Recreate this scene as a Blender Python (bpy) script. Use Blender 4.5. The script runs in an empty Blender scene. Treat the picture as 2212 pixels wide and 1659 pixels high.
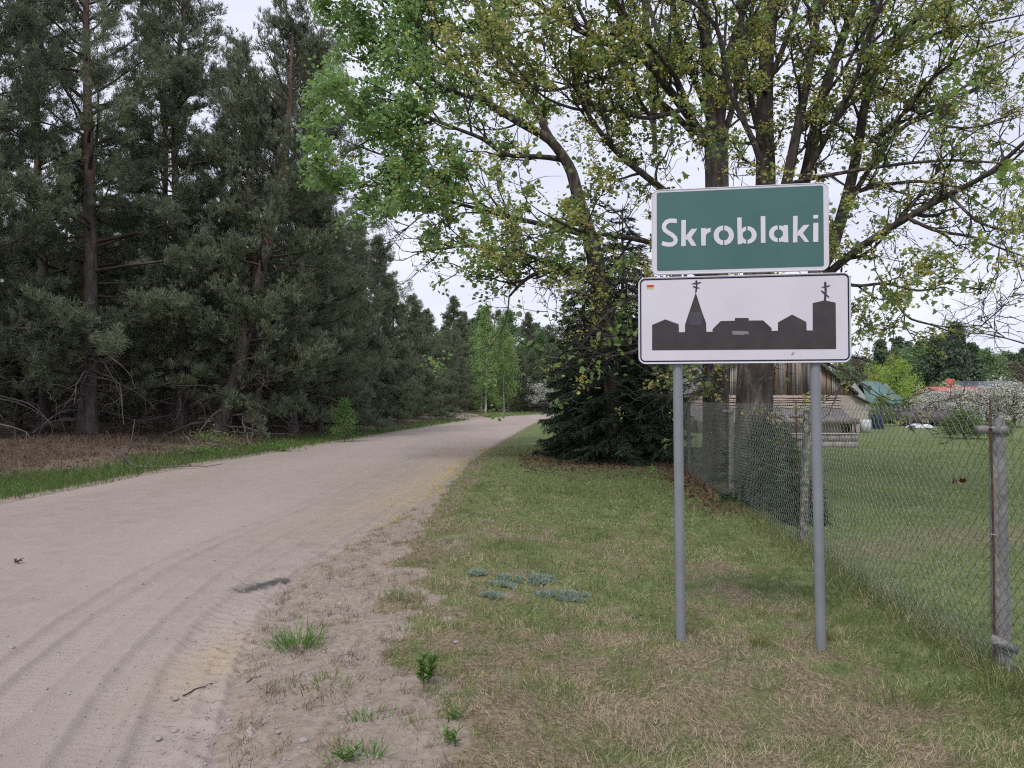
import bpy, math, random, json
import numpy as np
from mathutils import Vector, Matrix
from mathutils.geometry import tessellate_polygon

scene = bpy.context.scene
R = math.radians

# ------------------------------------------------------------------ camera, sky, sun, exposure
F_PX = 1661.0; EYE = 1.5; PITCH = math.atan(36.5/F_PX)
cam = bpy.data.cameras.new("camera"); cam.sensor_width = 36; cam.lens = F_PX/2212*36
cam.clip_start = .05; cam.clip_end = 3000
camo = bpy.data.objects.new("camera", cam); scene.collection.objects.link(camo)
camo.location = (0, 0, EYE); camo.rotation_euler = (math.pi/2+PITCH, 0, 0)
scene.camera = camo

world = bpy.data.worlds.new("World"); scene.world = world; world.use_nodes = True
nt = world.node_tree; nt.nodes.clear()
wo = nt.nodes.new("ShaderNodeOutputWorld"); bg = nt.nodes.new("ShaderNodeBackground")
sky = nt.nodes.new("ShaderNodeTexSky"); sky.sky_type = 'NISHITA'; sky.sun_disc = False
SUN_EL, SUN_AZ = R(52), R(205)
sky.sun_elevation = SUN_EL; sky.sun_rotation = SUN_AZ
tc = nt.nodes.new("ShaderNodeTexCoord"); mp = nt.nodes.new("ShaderNodeMapping")
mp.inputs['Scale'].default_value = (1.2, 1.2, 4.5)
nz = nt.nodes.new("ShaderNodeTexNoise"); nz.inputs['Scale'].default_value = 1.6; nz.inputs['Detail'].default_value = 6
cr = nt.nodes.new("ShaderNodeValToRGB")
cr.color_ramp.elements[0].position = .3; cr.color_ramp.elements[0].color = (6.7, 7.0, 8.8, 1)
cr.color_ramp.elements[1].position = .7; cr.color_ramp.elements[1].color = (9.2, 9.3, 10.4, 1)
mx = nt.nodes.new("ShaderNodeMixRGB"); mx.inputs[0].default_value = .93
L = nt.links
L.new(tc.outputs['Generated'], mp.inputs[0]); L.new(mp.outputs[0], nz.inputs['Vector'])
L.new(nz.outputs[0], cr.inputs[0]); L.new(sky.outputs[0], mx.inputs[1]); L.new(cr.outputs[0], mx.inputs[2])
L.new(mx.outputs[0], bg.inputs[0]); bg.inputs[1].default_value = .088
L.new(bg.outputs[0], wo.inputs[0])

sl = bpy.data.lights.new("sun", 'SUN'); sl.energy = 1.5; sl.angle = R(14); sl.color = (1, .95, .88)
so = bpy.data.objects.new("sun", sl); scene.collection.objects.link(so)
# from behind the camera, a little to the left
so.rotation_euler = (R(90)-SUN_EL, 0, R(-22))
so.location = (-6, -12, 30)

scene.view_settings.view_transform = 'Standard'; scene.view_settings.look = 'None'
scene.view_settings.gamma = 1; scene.view_settings.exposure = 0.34
scene.cycles.use_denoising = False; scene.cycles.filter_width = 1.15
scene.cycles.max_bounces = 6; scene.cycles.diffuse_bounces = 3; scene.cycles.transmission_bounces = 3
scene.cycles.transparent_max_bounces = 6

# ------------------------------------------------------------------ helpers
def at(px, py, d):
    "point at distance d (metres along the view axis on the ground) on the photo ray (2212 px wide grid)"
    dx = (px-1106)/F_PX; dz = -(py-829.5)/F_PX
    y = math.cos(PITCH)-dz*math.sin(PITCH); z = math.sin(PITCH)+dz*math.cos(PITCH)
    return np.array([dx/y*d, d, EYE+z/y*d])

def tag(o, label=None, cat=None, group=None, kind=None):
    if label: o['label'] = label
    if cat: o['category'] = cat
    if group: o['group'] = group
    if kind: o['kind'] = kind
    return o
def empty(name, loc=(0,0,0), rz=0.):
    o = bpy.data.objects.new(name, None); scene.collection.objects.link(o)
    o.location = loc; o.rotation_euler = (0, 0, rz); o.empty_display_size = .2
    return o

def _h(ix, iy, s):
    h = (ix.astype(np.int64)*374761393+iy.astype(np.int64)*668265263+s*1274126177) & 0xffffffff
    h = ((h ^ (h >> 13))*1274126177) & 0xffffffff
    return ((h ^ (h >> 16)) & 0xffff)/65535.
def vnoise(x, y, s=0):
    x = np.asarray(x, float); y = np.asarray(y, float)
    ix = np.floor(x); iy = np.floor(y); fx = x-ix; fy = y-iy
    fx = fx*fx*(3-2*fx); fy = fy*fy*(3-2*fy)
    a = _h(ix, iy, s); b = _h(ix+1, iy, s); c = _h(ix, iy+1, s); d = _h(ix+1, iy+1, s)
    return (a+(b-a)*fx)*(1-fy)+(c+(d-c)*fx)*fy
def fbm(x, y, s=0, o=4):
    r = 0; a = .5; t = 0
    for k in range(o):
        r = r+a*vnoise(x, y, s+k*17); t += a; a *= .5; x = np.asarray(x)*2.03+5.1; y = np.asarray(y)*2.01+3.7
    return r/t
def sstep(a, b, x):
    t = np.clip((np.asarray(x, float)-a)/(b-a), 0, 1); return t*t*(3-2*t)

class MB:
    def __init__(s): s.v = []; s.f = {}; s.n = 0
    def add(s, v, f):
        v = np.asarray(v, float).reshape(-1, 3); f = np.asarray(f, np.int64)
        if len(v) == 0: return
        s.f.setdefault(f.shape[1], []).append(f+s.n); s.v.append(v); s.n += len(v)
    def box(s, c, size, M=None, taper=None):
        x, y, z = np.array(size)/2.
        v = np.array([[-x,-y,-z],[x,-y,-z],[x,y,-z],[-x,y,-z],[-x,-y,z],[x,-y,z],[x,y,z],[-x,y,z]])
        if taper: v[4:, :2] *= taper
        if M is not None: v = v@np.array(M).T
        s.add(v+np.array(c), [[0,3,2,1],[4,5,6,7],[0,1,5,4],[1,2,6,5],[2,3,7,6],[3,0,4,7]])
    def tubes(s, paths, k=5):
        "list of (points, radii); same-length paths are done together"
        g = {}
        for p, r in paths: g.setdefault(len(p), []).append((p, r))
        for n, lst in g.items():
            P = np.array([a for a, b in lst], float); Q = np.array([b for a, b in lst], float)
            T = np.gradient(P, axis=1); T /= np.linalg.norm(T, axis=2, keepdims=True)+1e-9
            main = P[:, -1]-P[:, 0]
            ref = np.where(np.abs(main[:, 2:3]) > .7*np.linalg.norm(main, axis=1, keepdims=True), [[1., 0, 0]], [[0, 0, 1.]])
            U = np.cross(T, ref[:, None, :]); U /= np.linalg.norm(U, axis=2, keepdims=True)+1e-9
            W = np.cross(T, U)
            a = np.arange(k)*2*np.pi/k
            V = P[:, :, None]+Q[:, :, None, None]*(U[:, :, None]*np.cos(a)[:, None]+W[:, :, None]*np.sin(a)[:, None])
            m = len(lst); i = np.arange(n-1)[:, None]*k; j = np.arange(k)[None]
            q = np.stack([i+j, i+(j+1) % k, i+k+(j+1) % k, i+k+j], -1).reshape(-1, 4)
            s.add(V.reshape(-1, 3), (q[None]+(np.arange(m)*n*k)[:, None, None]).reshape(-1, 4))
    def stamp(s, V, Fc, pos, rot, sc):
        "V (n,3), Fc (m,k), pos (N,3), rot (N,3,3), sc (N,) or (N,3)"
        pos = np.asarray(pos, float); N = len(pos)
        if N == 0: return
        sc = np.asarray(sc, float)
        sc = sc[:, None, None] if sc.ndim == 1 else sc[:, None, :]
        W = np.einsum('nij,nkj->nki', rot, V[None]*sc)+pos[:, None]
        f = np.asarray(Fc)
        s.add(W.reshape(-1, 3), (f[None]+(np.arange(N)*len(V))[:, None, None]).reshape(-1, f.shape[1]))
    def mesh(s, name, mat, smooth=False):
        me = bpy.data.meshes.new(name)
        V = np.concatenate(s.v); me.vertices.add(len(V)); me.vertices.foreach_set('co', V.ravel().astype(np.float32))
        idx = []; tot = []
        for k, l in s.f.items():
            a = np.concatenate(l); idx.append(a.ravel()); tot.append(np.full(len(a), k))
        idx = np.concatenate(idx); tot = np.concatenate(tot)
        me.loops.add(len(idx)); me.loops.foreach_set('vertex_index', idx.astype(np.int32))
        me.polygons.add(len(tot)); st = np.concatenate([[0], np.cumsum(tot)[:-1]])
        me.polygons.foreach_set('loop_start', st.astype(np.int32)); me.polygons.foreach_set('loop_total', tot.astype(np.int32))
        if smooth: me.polygons.foreach_set('use_smooth', np.ones(len(tot), bool))
        if mat: me.materials.append(mat)
        me.update(calc_edges=True); return me
    def build(s, name, mat, parent=None, smooth=False, kind=None):
        return link(name, s.mesh(name, mat, smooth), parent, kind)
def link(name, me, parent=None, kind=None, loc=None):
    o = bpy.data.objects.new(name, me); scene.collection.objects.link(o)
    if parent: o.parent = parent
    if kind: o['kind'] = kind
    if loc is not None: o.location = loc
    return o
def copy_tree(o, parent=None):
    c = o.copy(); scene.collection.objects.link(c); c.parent = parent
    for ch in KIDS.get(o.name, []): copy_tree(ch, c)
    return c
KIDS = {}
def reg(root, *ch): KIDS.setdefault(root.name, []).extend(ch)

def rots(rng, N, up=None, tilt=.5):
    "random rotations whose local z is near `up` (N,3) or anywhere"
    if up is None:
        z = rng.normal(size=(N, 3))
    else:
        z = up+rng.normal(size=(N, 3))*tilt
    z /= np.linalg.norm(z, axis=1, keepdims=True)+1e-9
    a = rng.normal(size=(N, 3)); x = np.cross(a, z); x /= np.linalg.norm(x, axis=1, keepdims=True)+1e-9
    y = np.cross(z, x); return np.stack([x, y, z], -1)

# ------------------------------------------------------------------ materials
def nmat(name):
    m = bpy.data.materials.new(name); m.use_nodes = True; n = m.node_tree
    b = n.nodes['Principled BSDF']; return m, n, b
def noise_mat(name, c1, c2, scale=8, rough=.85, bump=.3, bscale=None, detail=6, stretch=None, spec=.2, c3=None, coord='Object', dist=.02):
    m, n, b = nmat(name)
    t = n.nodes.new('ShaderNodeTexCoord'); mp_ = n.nodes.new('ShaderNodeMapping')
    if stretch: mp_.inputs['Scale'].default_value = stretch
    a = n.nodes.new('ShaderNodeTexNoise'); a.inputs['Scale'].default_value = scale; a.inputs['Detail'].default_value = detail
    a.inputs['Roughness'].default_value = .65
    r = n.nodes.new('ShaderNodeValToRGB'); e = r.color_ramp.elements
    e[0].position = .34; e[0].color = (*c1, 1); e[1].position = .66; e[1].color = (*c2, 1)
    if c3: x = e.new(.5); x.color = (*c3, 1)
    n.links.new(t.outputs[coord], mp_.inputs[0]); n.links.new(mp_.outputs[0], a.inputs['Vector'])
    n.links.new(a.outputs[0], r.inputs[0]); n.links.new(r.outputs[0], b.inputs['Base Color'])
    b.inputs['Roughness'].default_value = rough; b.inputs['Specular IOR Level'].default_value = spec
    if bump:
        a2 = n.nodes.new('ShaderNodeTexNoise'); a2.inputs['Scale'].default_value = bscale or scale*3; a2.inputs['Detail'].default_value = 8
        n.links.new(mp_.outputs[0], a2.inputs['Vector'])
        bp = n.nodes.new('ShaderNodeBump'); bp.inputs['Strength'].default_value = bump; bp.inputs['Distance'].default_value = dist
        n.links.new(a2.outputs[0], bp.inputs['Height']); n.links.new(bp.outputs[0], b.inputs['Normal'])
    return m
def leaf_mat(name, cols, trans=.35, rough=.55, spec=.25, tint=1.35):
    "colour differs from leaf to leaf; thin, lets light through"
    m, n, b = nmat(name)
    g = n.nodes.new('ShaderNodeNewGeometry'); r = n.nodes.new('ShaderNodeValToRGB'); e = r.color_ramp.elements
    r.color_ramp.interpolation = 'LINEAR'
    e[0].position = 0; e[0].color = (*cols[0], 1); e[1].position = 1; e[1].color = (*cols[-1], 1)
    for i, c in enumerate(cols[1:-1]): x = e.new((i+1)/(len(cols)-1)); x.color = (*c, 1)
    n.links.new(g.outputs['Random Per Island'], r.inputs[0]); n.links.new(r.outputs[0], b.inputs['Base Color'])
    b.inputs['Roughness'].default_value = rough; b.inputs['Specular IOR Level'].default_value = spec
    if trans:
        tr = n.nodes.new('ShaderNodeBsdfTranslucent'); ms = n.nodes.new('ShaderNodeMixShader'); ms.inputs[0].default_value = trans
        mu = n.nodes.new('ShaderNodeMixRGB'); mu.blend_type = 'MULTIPLY'; mu.inputs[0].default_value = 1
        mu.inputs[2].default_value = (tint*.98, tint, tint*.72, 1)
        n.links.new(r.outputs[0], mu.inputs[1]); n.links.new(mu.outputs[0], tr.inputs[0])
        o = n.nodes['Material Output']
        n.links.new(b.outputs[0], ms.inputs[1]); n.links.new(tr.outputs[0], ms.inputs[2]); n.links.new(ms.outputs[0], o.inputs[0])
    return m
M = {}
M['bark'] = noise_mat('maple_bark', (.042,.034,.031), (.165,.135,.125), 9, bump=.9, stretch=(1,1,.28), bscale=22, c3=(.075,.062,.056), dist=.04)
M['twig'] = noise_mat('maple_twig', (.035,.03,.03), (.095,.082,.078), 6, bump=0)
M['bark_pine'] = noise_mat('pine_bark_grey', (.055,.047,.043), (.17,.145,.135), 8, bump=.8, stretch=(1,1,.3), bscale=16, dist=.04)
M['bark_orange'] = noise_mat('pine_bark_orange', (.10,.068,.055), (.24,.16,.125), 6, bump=.5, stretch=(1,1,.4))
M['dead'] = noise_mat('dead_wood', (.10,.085,.08), (.24,.21,.195), 3, bump=0)
M['pine_twig'] = noise_mat('pine_twig', (.06,.045,.038), (.13,.10,.085), 3, bump=0)
M['needle'] = leaf_mat('pine_needles', [(.108,.138,.10),(.152,.19,.134),(.20,.238,.155),(.255,.27,.16)], .22, .5) #, .12, .5)
M['needle_tip'] = leaf_mat('pine_shoots', [(.12,.15,.07),(.20,.21,.10),(.26,.21,.12)], .1)
M['spruce'] = leaf_mat('spruce_needles', [(.03,.046,.03),(.045,.07,.042),(.07,.10,.055)], .08, .5)
M['spruce_light'] = leaf_mat('young_spruce_needles', [(.035,.06,.036),(.055,.09,.052),(.08,.12,.065)], .1, .5)
M['maple_green'] = leaf_mat('maple_leaves_green', [(.17,.27,.11),(.23,.36,.155),(.30,.45,.20)], .5)
M['maple_deep'] = leaf_mat('maple_leaves_deep', [(.12,.18,.08),(.17,.24,.10),(.23,.31,.13)], .5)
M['maple_olive'] = leaf_mat('maple_flowers_olive', [(.34,.31,.11),(.44,.41,.15),(.55,.52,.20),(.40,.43,.16)], .5)
M['maple_big'] = leaf_mat('maple_leaves_near', [(.14,.22,.06),(.20,.29,.09),(.27,.33,.10)], .45)
M['birch_leaf'] = leaf_mat('birch_leaves', [(.19,.28,.11),(.25,.36,.15),(.33,.44,.20)], .4)
M['birch_far'] = leaf_mat('birch_leaves_far', [(.11,.18,.085),(.15,.24,.11),(.20,.29,.14)], .4)
M['birch_bark'] = noise_mat('birch_bark', (.12,.11,.10), (.62,.60,.57), 3, bump=0, stretch=(1,1,2.5), c3=(.55,.53,.50))
M['yellow_green'] = leaf_mat('willow_leaves', [(.24,.34,.07),(.33,.45,.10),(.42,.52,.14)], .35)
M['pale_green'] = leaf_mat('pale_leaves', [(.16,.22,.09),(.22,.29,.12),(.28,.35,.15)], .35)
M['shrub_green'] = leaf_mat('shrub_leaves', [(.09,.15,.05),(.14,.22,.07),(.20,.29,.09)], .35)
M['far_conifer'] = leaf_mat('far_conifer_needles', [(.075,.115,.075),(.10,.15,.09),(.13,.18,.105)], .1)
M['far_brown'] = leaf_mat('far_bare_wood', [(.14,.135,.10),(.19,.18,.13),(.23,.22,.15)], .1)
M['far_green'] = leaf_mat('far_mixed_leaves', [(.13,.20,.10),(.17,.26,.13),(.21,.31,.15)], .3)
M['blossom'] = leaf_mat('blossom_petals', [(.72,.68,.70),(.85,.82,.83),(.62,.58,.60)], .25)
M['blossom_leaf'] = leaf_mat('blossom_tree_leaves', [(.09,.13,.06),(.14,.19,.08)], .3)
M['concrete'] = noise_mat('old_concrete', (.17,.16,.16), (.31,.30,.295), 14, bump=.5, bscale=60, dist=.006)
M['lichen'] = noise_mat('lichen_concrete', (.055,.05,.045), (.42,.41,.37), 22, bump=.7, c3=(.17,.16,.14), bscale=60, dist=.01)
M['wire'] = noise_mat('coated_wire', (.17,.19,.165), (.28,.30,.265), 2, rough=.45, bump=0, spec=.5)
M['rust'] = noise_mat('rusty_rod', (.05,.033,.026), (.13,.08,.055), 30, bump=.2)
M['pole'] = noise_mat('grey_painted_pole', (.19,.203,.225), (.245,.26,.285), 3, rough=.5, bump=.06, bscale=60, spec=.4, dist=.003)
M['sign_white'] = noise_mat('retroreflective_white', (.60,.58,.65), (.67,.65,.71), 2.2, rough=.42, bump=.05, bscale=300, spec=.4, dist=.001)
M['sign_green'] = noise_mat('retroreflective_green', (.052,.128,.122), (.064,.150,.143), 1.8, rough=.45, bump=.04, bscale=300, spec=.4, dist=.001)
M['sign_brown'] = noise_mat('brown_print', (.036,.031,.034), (.060,.049,.051), 6, rough=.5, bump=.03, spec=.35)
M['sign_navy'] = noise_mat('navy_print', (.015,.02,.035), (.025,.03,.05), 6, bump=0)
M['letter'] = noise_mat('letter_print', (.64,.62,.69), (.72,.70,.76), 3, rough=.45, bump=0)
M['metal_back'] = noise_mat('galvanised_metal', (.28,.28,.30), (.4,.4,.42), 6, rough=.45, bump=.05)
M['sticker_red'] = noise_mat('sticker_red', (.55,.06,.04), (.62,.09,.06), 6, bump=0)
M['sticker_yellow'] = noise_mat('sticker_yellow', (.6,.5,.12), (.66,.56,.16), 6, bump=0)
M['patch_blue'] = noise_mat('tape_blue', (.05,.052,.07), (.085,.083,.10), 9, bump=0, rough=.35)
M['patch_grey'] = noise_mat('tape_grey', (.17,.17,.20), (.24,.24,.27), 9, bump=0, rough=.35)
M['plank'] = noise_mat('weathered_plank', (.16,.135,.12), (.36,.30,.26), 3, bump=.4, stretch=(6,6,.5))
M['plank_dark'] = noise_mat('dark_plank', (.07,.06,.055), (.17,.15,.14), 3, bump=.4, stretch=(6,6,.5))
M['plank_pale'] = noise_mat('pale_plank', (.34,.31,.29), (.52,.48,.46), 3, bump=.2, stretch=(6,6,.5))
M['plank_warm'] = noise_mat('warm_plank', (.24,.17,.125), (.42,.31,.24), 3, bump=.3, stretch=(5,5,.6))
M['log'] = noise_mat('barn_log', (.24,.19,.165), (.50,.41,.35), 2.5, bump=.5, stretch=(.5,4,6))
M['roof_old'] = noise_mat('grey_old_roof', (.13,.12,.125), (.26,.245,.25), 5, bump=.4)
M['plaster'] = noise_mat('pinkish_plaster', (.42,.36,.33), (.58,.51,.47), 2, bump=.3)
M['plaster2'] = noise_mat('yellowed_plaster', (.36,.32,.28), (.50,.45,.39), 3, bump=.3)
M['block'] = noise_mat('concrete_blocks', (.28,.24,.23), (.42,.37,.36), 5, bump=.3)
M['roof_green'] = noise_mat('green_metal_roof', (.10,.185,.17), (.12,.21,.195), .6, rough=.45, bump=0)
M['roof_red'] = noise_mat('red_metal_roof', (.42,.10,.085), (.55,.16,.13), 1, rough=.5, bump=.1)
M['roof_slate'] = noise_mat('slate_roof', (.07,.075,.10), (.10,.11,.14), 1, rough=.5, bump=.1)
M['wall_white'] = noise_mat('white_wall', (.52,.51,.48), (.66,.65,.62), 1, bump=.1)
M['wall_cream'] = noise_mat('cream_wall', (.55,.54,.42), (.66,.65,.52), 1, bump=.1)
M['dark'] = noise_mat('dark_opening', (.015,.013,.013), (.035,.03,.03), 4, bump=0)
M['shed'] = noise_mat('dark_shed_wood', (.08,.07,.075), (.17,.15,.16), 3, bump=.3)
M['glass'] = noise_mat('window_glass', (.03,.035,.04), (.06,.065,.075), 2, rough=.15, bump=0, spec=.6)
M['tarp'] = noise_mat('white_sheet', (.5,.52,.56), (.7,.71,.74), 3, bump=.3)
M['bluebox'] = noise_mat('dark_blue_plastic', (.02,.035,.06), (.035,.05,.085), 3, bump=0, rough=.4)
M['stone'] = noise_mat('pebble_stone', (.22,.20,.19), (.42,.39,.37), 40, bump=.2, dist=.003)
M['straw'] = leaf_mat('dry_straw', [(.31,.245,.15),(.44,.36,.23),(.57,.49,.34),(.21,.16,.10)], .2)
M['bank_straw'] = leaf_mat('bank_dead_grass', [(.10,.073,.052),(.15,.112,.08),(.20,.16,.11),(.075,.053,.042)], .15)
M['blade'] = leaf_mat('grass_blades', [(.11,.14,.045),(.16,.195,.06),(.22,.25,.085),(.28,.28,.12)], .35)
M['blade_deep'] = leaf_mat('deep_grass_blades', [(.075,.12,.042),(.11,.165,.055),(.155,.215,.075)], .35)
M['lawn_blade'] = leaf_mat('lawn_blades', [(.12,.19,.07),(.17,.245,.09),(.23,.29,.12)], .35)
M['weed'] = leaf_mat('weed_leaves', [(.08,.17,.04),(.12,.24,.06),(.18,.30,.08)], .35)
M['silver'] = leaf_mat('silvery_leaves', [(.22,.28,.22),(.28,.36,.31),(.36,.43,.38)], .2)
M['litter'] = leaf_mat('dead_leaves', [(.07,.04,.03),(.13,.075,.05),(.22,.14,.09),(.10,.065,.05)], .15)
M['pollen'] = leaf_mat('yellow_catkins', [(.50,.40,.05),(.62,.50,.08),(.38,.30,.06)], .2)
M['deadleaf'] = leaf_mat('withered_leaf', [(.07,.03,.02),(.10,.045,.03)], .1)
# ------------------------------------------------------------------ terrain
_ys = [-30, 0, 3, 4, 5, 6.5, 8, 9.4, 12, 18.6, 25, 39, 46, 64, 80, 90, 100, 120, 200]
_xr = [-.8, -.85, -1.02, -1.35, -1.62, -1.78, -1.72, -1.5, -1.3, -1.2, -.75, .35, .9, 2.5, 5.0, 8.5, 15, 34, 120]
_yl = [-30, 0, 11.4, 18.6, 39, 64, 70, 80, 86, 92, 97, 110, 200]
_xl = [-8, -7.8, -7.65, -7.5, -5.55, -3.1, -1.6, .9, 2.9, 8, 14, 28, 112]
def xR(y): return np.interp(y, _ys, _xr)
def xL(y): return np.interp(y, _yl, _xl)
def fence_x(y): return np.interp(y, [-5, 4.46, 8.25, 11.9, 16.4, 22, 60], [2.04, 2.76, 3.05, 3.33, 3.72, 4.34, 9])
def ground_z(x, y):
    x = np.asarray(x, float); y = np.asarray(y, float)
    l = xL(y)-x; r = x-xR(y)
    near = 1-sstep(60, 100, y)
    z = .32*sstep(1.6, 7.5, l)*near+.10*(fbm(x*.5, y*.5, 3)-.5)*sstep(1, 4, l)*2*near
    z = z+(.05*sstep(-.1, 1.2, r)-.078*sstep(1.3, 2.6, r))*near+.035*(fbm(x*2.2, y*2.2, 5)-.5)*sstep(0, .5, r)*2
    z = z+.012*(fbm(x*9, y*9, 9, 3)-.5)*2
    z = z+(.045*(fbm(x*5, y*5, 19, 4)-.5)+.03*(fbm(x*16, y*16, 20, 3)-.5))*sstep(-.3, .0, r)*sstep(1.3, .6, r)*sstep(16, 8, y)
    z = z+.05*(fbm(x*.9, y*.9, 12)-.5)*sstep(.2, 2, r)*2
    inside = np.minimum(l*-1, -r-.0)          # > 0 in the road
    z = z-.07*sstep(-.12, .30, inside+.16*(fbm(x*2.5, y*2.5, 21)-.5))
    z = z-.016*np.clip(y-46, 0, 60)*sstep(6, 14, x)*(1-.0*y)
    return z
def axis(segs):
    out = []
    for a, b, s in segs: out.append(np.arange(a, b-1e-6, s))
    return np.concatenate(out+[[segs[-1][1]]])
def grid_mesh(name, X, Y, zf, attrs, mat, parent=None, smooth=True):
    gx, gy = np.meshgrid(X, Y); gz = zf(gx, gy)
    V = np.stack([gx, gy, gz], -1).reshape(-1, 3); nx = len(X); ny = len(Y)
    i = (np.arange(ny-1)[:, None]*nx+np.arange(nx-1)[None]).ravel()
    mb = MB(); mb.add(V, np.stack([i, i+1, i+nx+1, i+nx], -1))
    me = mb.mesh(name, mat, smooth)
    for an, fn in attrs.items():
        a = me.attributes.new(an, 'FLOAT', 'POINT'); a.data.foreach_set('value', np.clip(fn(gx, gy), 0, 1).ravel().astype(np.float32))
    return link(name, me, parent)

def near_green(x, y):
    "how green the verge on the right is"
    g = .35+.36*sstep(7., 12, y)+.45*sstep(1.75, 2.5, x)*(1-sstep(9, 12, y)*.5)-.10*(1-sstep(2.4, 4.2, y))
    g = g+.55*(fbm(x*1.1, y*.9, 31)-.5)+1.1*(fbm(x*5, y*5, 33)-.5)
    g = g-.35*sstep(.9, .3, x-xR(y))+.25*np.exp(-((x-1.0)/1.1)**2)*sstep(4.6, 5.5, y)
    g = g-.8*np.exp(-((x-3.4)/2.2)**2-((y-18.5)/1.9)**2)
    return np.clip(g, 0, 1)
def sandy(x, y):
    r = x-xR(y)
    w = np.interp(y, [2, 3, 4, 5, 6.5, 8, 9.4, 12, 25], [.55, .60, .78, .98, .85, .62, .35, .18, .12])
    return np.clip(sstep(1.35, .65, r/w+.75*(fbm(x*3.5, y*3.5, 41)-.5)*2)+.45*sstep(.58, .78, fbm(x*1.7, y*1.7, 44))*sstep(3, 1.2, r), 0, 1)
def a_sand(x, y):
    l = xL(y)-x; s = sandy(x, y)*(x > xR(y)-1)
    s = np.maximum(s, sstep(.35, .0, l)*(l > -2))
    s = np.maximum(s, ((x > xL(y)) & (x < xR(y))).astype(float))
    # side track leaving the road on the left
    t = np.exp(-((x+3.4+(y-66)*.13)/1.5)**4)*sstep(62, 66, y)*(1-sstep(112, 118, y))
    return np.maximum(s, t*1.2)
def a_green(x, y):
    l = xL(y)-x
    lawn = x > fence_x(y)+.05
    g = np.where(x > xR(y)-.5, near_green(x, y), 0)
    gl = sstep(-.1, .3, l)*sstep(2.9, 1.2, l+2.2*(fbm(x*.5, y*.35, 51)-.5))
    gl = np.maximum(gl, .75*sstep(.60, .72, fbm(x*.35, y*.35, 53)))
    g = np.where(x < xL(y), gl, g)
    gg = .95+.5*(fbm(x*.8, y*.8, 57)-.5)-.5*np.exp(-((y-8.6-.25*(x-5))/1.0)**2)-.35*np.exp(-((y-14-.2*(x-5))/.8)**2)-.25*(1-sstep(5, 9, y))
    g = np.where(lawn, gg, g)
    return np.clip(g, 0, 1)
def a_litter(x, y):
    l = xL(y)-x
    a = sstep(2.2, 5.5, l)*(1-sstep(70, 90, y))*.95
    b = np.exp(-((x-fence_x(y)-.1)/.55)**2)*sstep(10.5, 12, y)*(1-sstep(19, 22, y))
    c = np.exp(-((x-3.3)/2.6)**2-((y-20.5)/3.2)**2)*.9
    return np.maximum(np.maximum(a, b), c)

def ground_material():
    m, n, b = nmat('ground_soil')
    def A(k):
        q = n.nodes.new('ShaderNodeAttribute'); q.attribute_name = k; return q.outputs['Fac']
    t = n.nodes.new('ShaderNodeTexCoord')
    def NZ(s, d=8, r=.65):
        q = n.nodes.new('ShaderNodeTexNoise'); q.inputs['Scale'].default_value = s; q.inputs['Detail'].default_value = d
        q.inputs['Roughness'].default_value = r; n.links.new(t.outputs['Object'], q.inputs['Vector']); return q.outputs[0]
    def RP(src, *st):
        q = n.nodes.new('ShaderNodeValToRGB'); e = q.color_ramp.elements
        e[0].position, e[0].color = st[0][0], (*st[0][1], 1); e[1].position, e[1].color = st[-1][0], (*st[-1][1], 1)
        for p, c in st[1:-1]: x = e.new(p); x.color = (*c, 1)
        n.links.new(src, q.inputs[0]); return q.outputs[0]
    def MX(f, a, c):
        q = n.nodes.new('ShaderNodeMixRGB'); n.links.new(f, q.inputs[0]); n.links.new(a, q.inputs[1]); n.links.new(c, q.inputs[2]); return q.outputs[0]
    straw = RP(NZ(38), (.3, (.08,.062,.042)), (.5, (.20,.16,.11)), (.7, (.33,.275,.19)))
    green = RP(NZ(7), (.3, (.085,.115,.045)), (.5, (.135,.175,.066)), (.72, (.20,.23,.095)))
    sand = RP(NZ(22), (.3, (.21,.17,.135)), (.5, (.305,.252,.21)), (.72, (.38,.32,.272)))
    lit = RP(NZ(5), (.3, (.045,.034,.028)), (.5, (.10,.072,.054)), (.7, (.17,.125,.09)))
    ad = n.nodes.new('ShaderNodeMath'); ad.operation = 'MULTIPLY_ADD'; n.links.new(NZ(14), ad.inputs[0]); ad.inputs[1].default_value = .7
    n.links.new(A('green'), ad.inputs[2])
    gf = RP(ad.outputs[0], (.55, (0,0,0)), (1.0, (1,1,1)))
    c = MX(gf, straw, green); c = MX(A('litter'), c, lit)
    ad2 = n.nodes.new('ShaderNodeMath'); ad2.operation = 'MULTIPLY_ADD'; n.links.new(NZ(30), ad2.inputs[0]); ad2.inputs[1].default_value = .5
    n.links.new(A('sand'), ad2.inputs[2]); sf = RP(ad2.outputs[0], (.55, (0,0,0)), (.85, (1,1,1)))
    c = MX(sf, c, sand)
    n.links.new(c, b.inputs['Base Color']); b.inputs['Roughness'].default_value = .95; b.inputs['Specular IOR Level'].default_value = .1
    bp = n.nodes.new('ShaderNodeBump'); bp.inputs['Strength'].default_value = .7; bp.inputs['Distance'].default_value = .015
    n.links.new(NZ(60), bp.inputs['Height']); n.links.new(bp.outputs[0], b.inputs['Normal'])
    return m
GX = axis([(-320,-60,20),(-60,-20,2),(-20,-9,.35),(-9,-6.5,.08),(-6.5,-1.8,.3),(-1.8,2.9,.03),(2.9,6,.08),(6,20,.4),(20,60,2),(60,400,20)])
GY = axis([(-40,-4,3),(-4,2.4,.2),(2.4,8,.03),(8,14,.07),(14,26,.16),(26,60,.5),(60,130,2),(130,900,35)])
ground = grid_mesh('ground', GX, GY, ground_z, {'sand': a_sand, 'green': a_green, 'litter': a_litter}, ground_material())
tag(ground, kind='structure')

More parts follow.
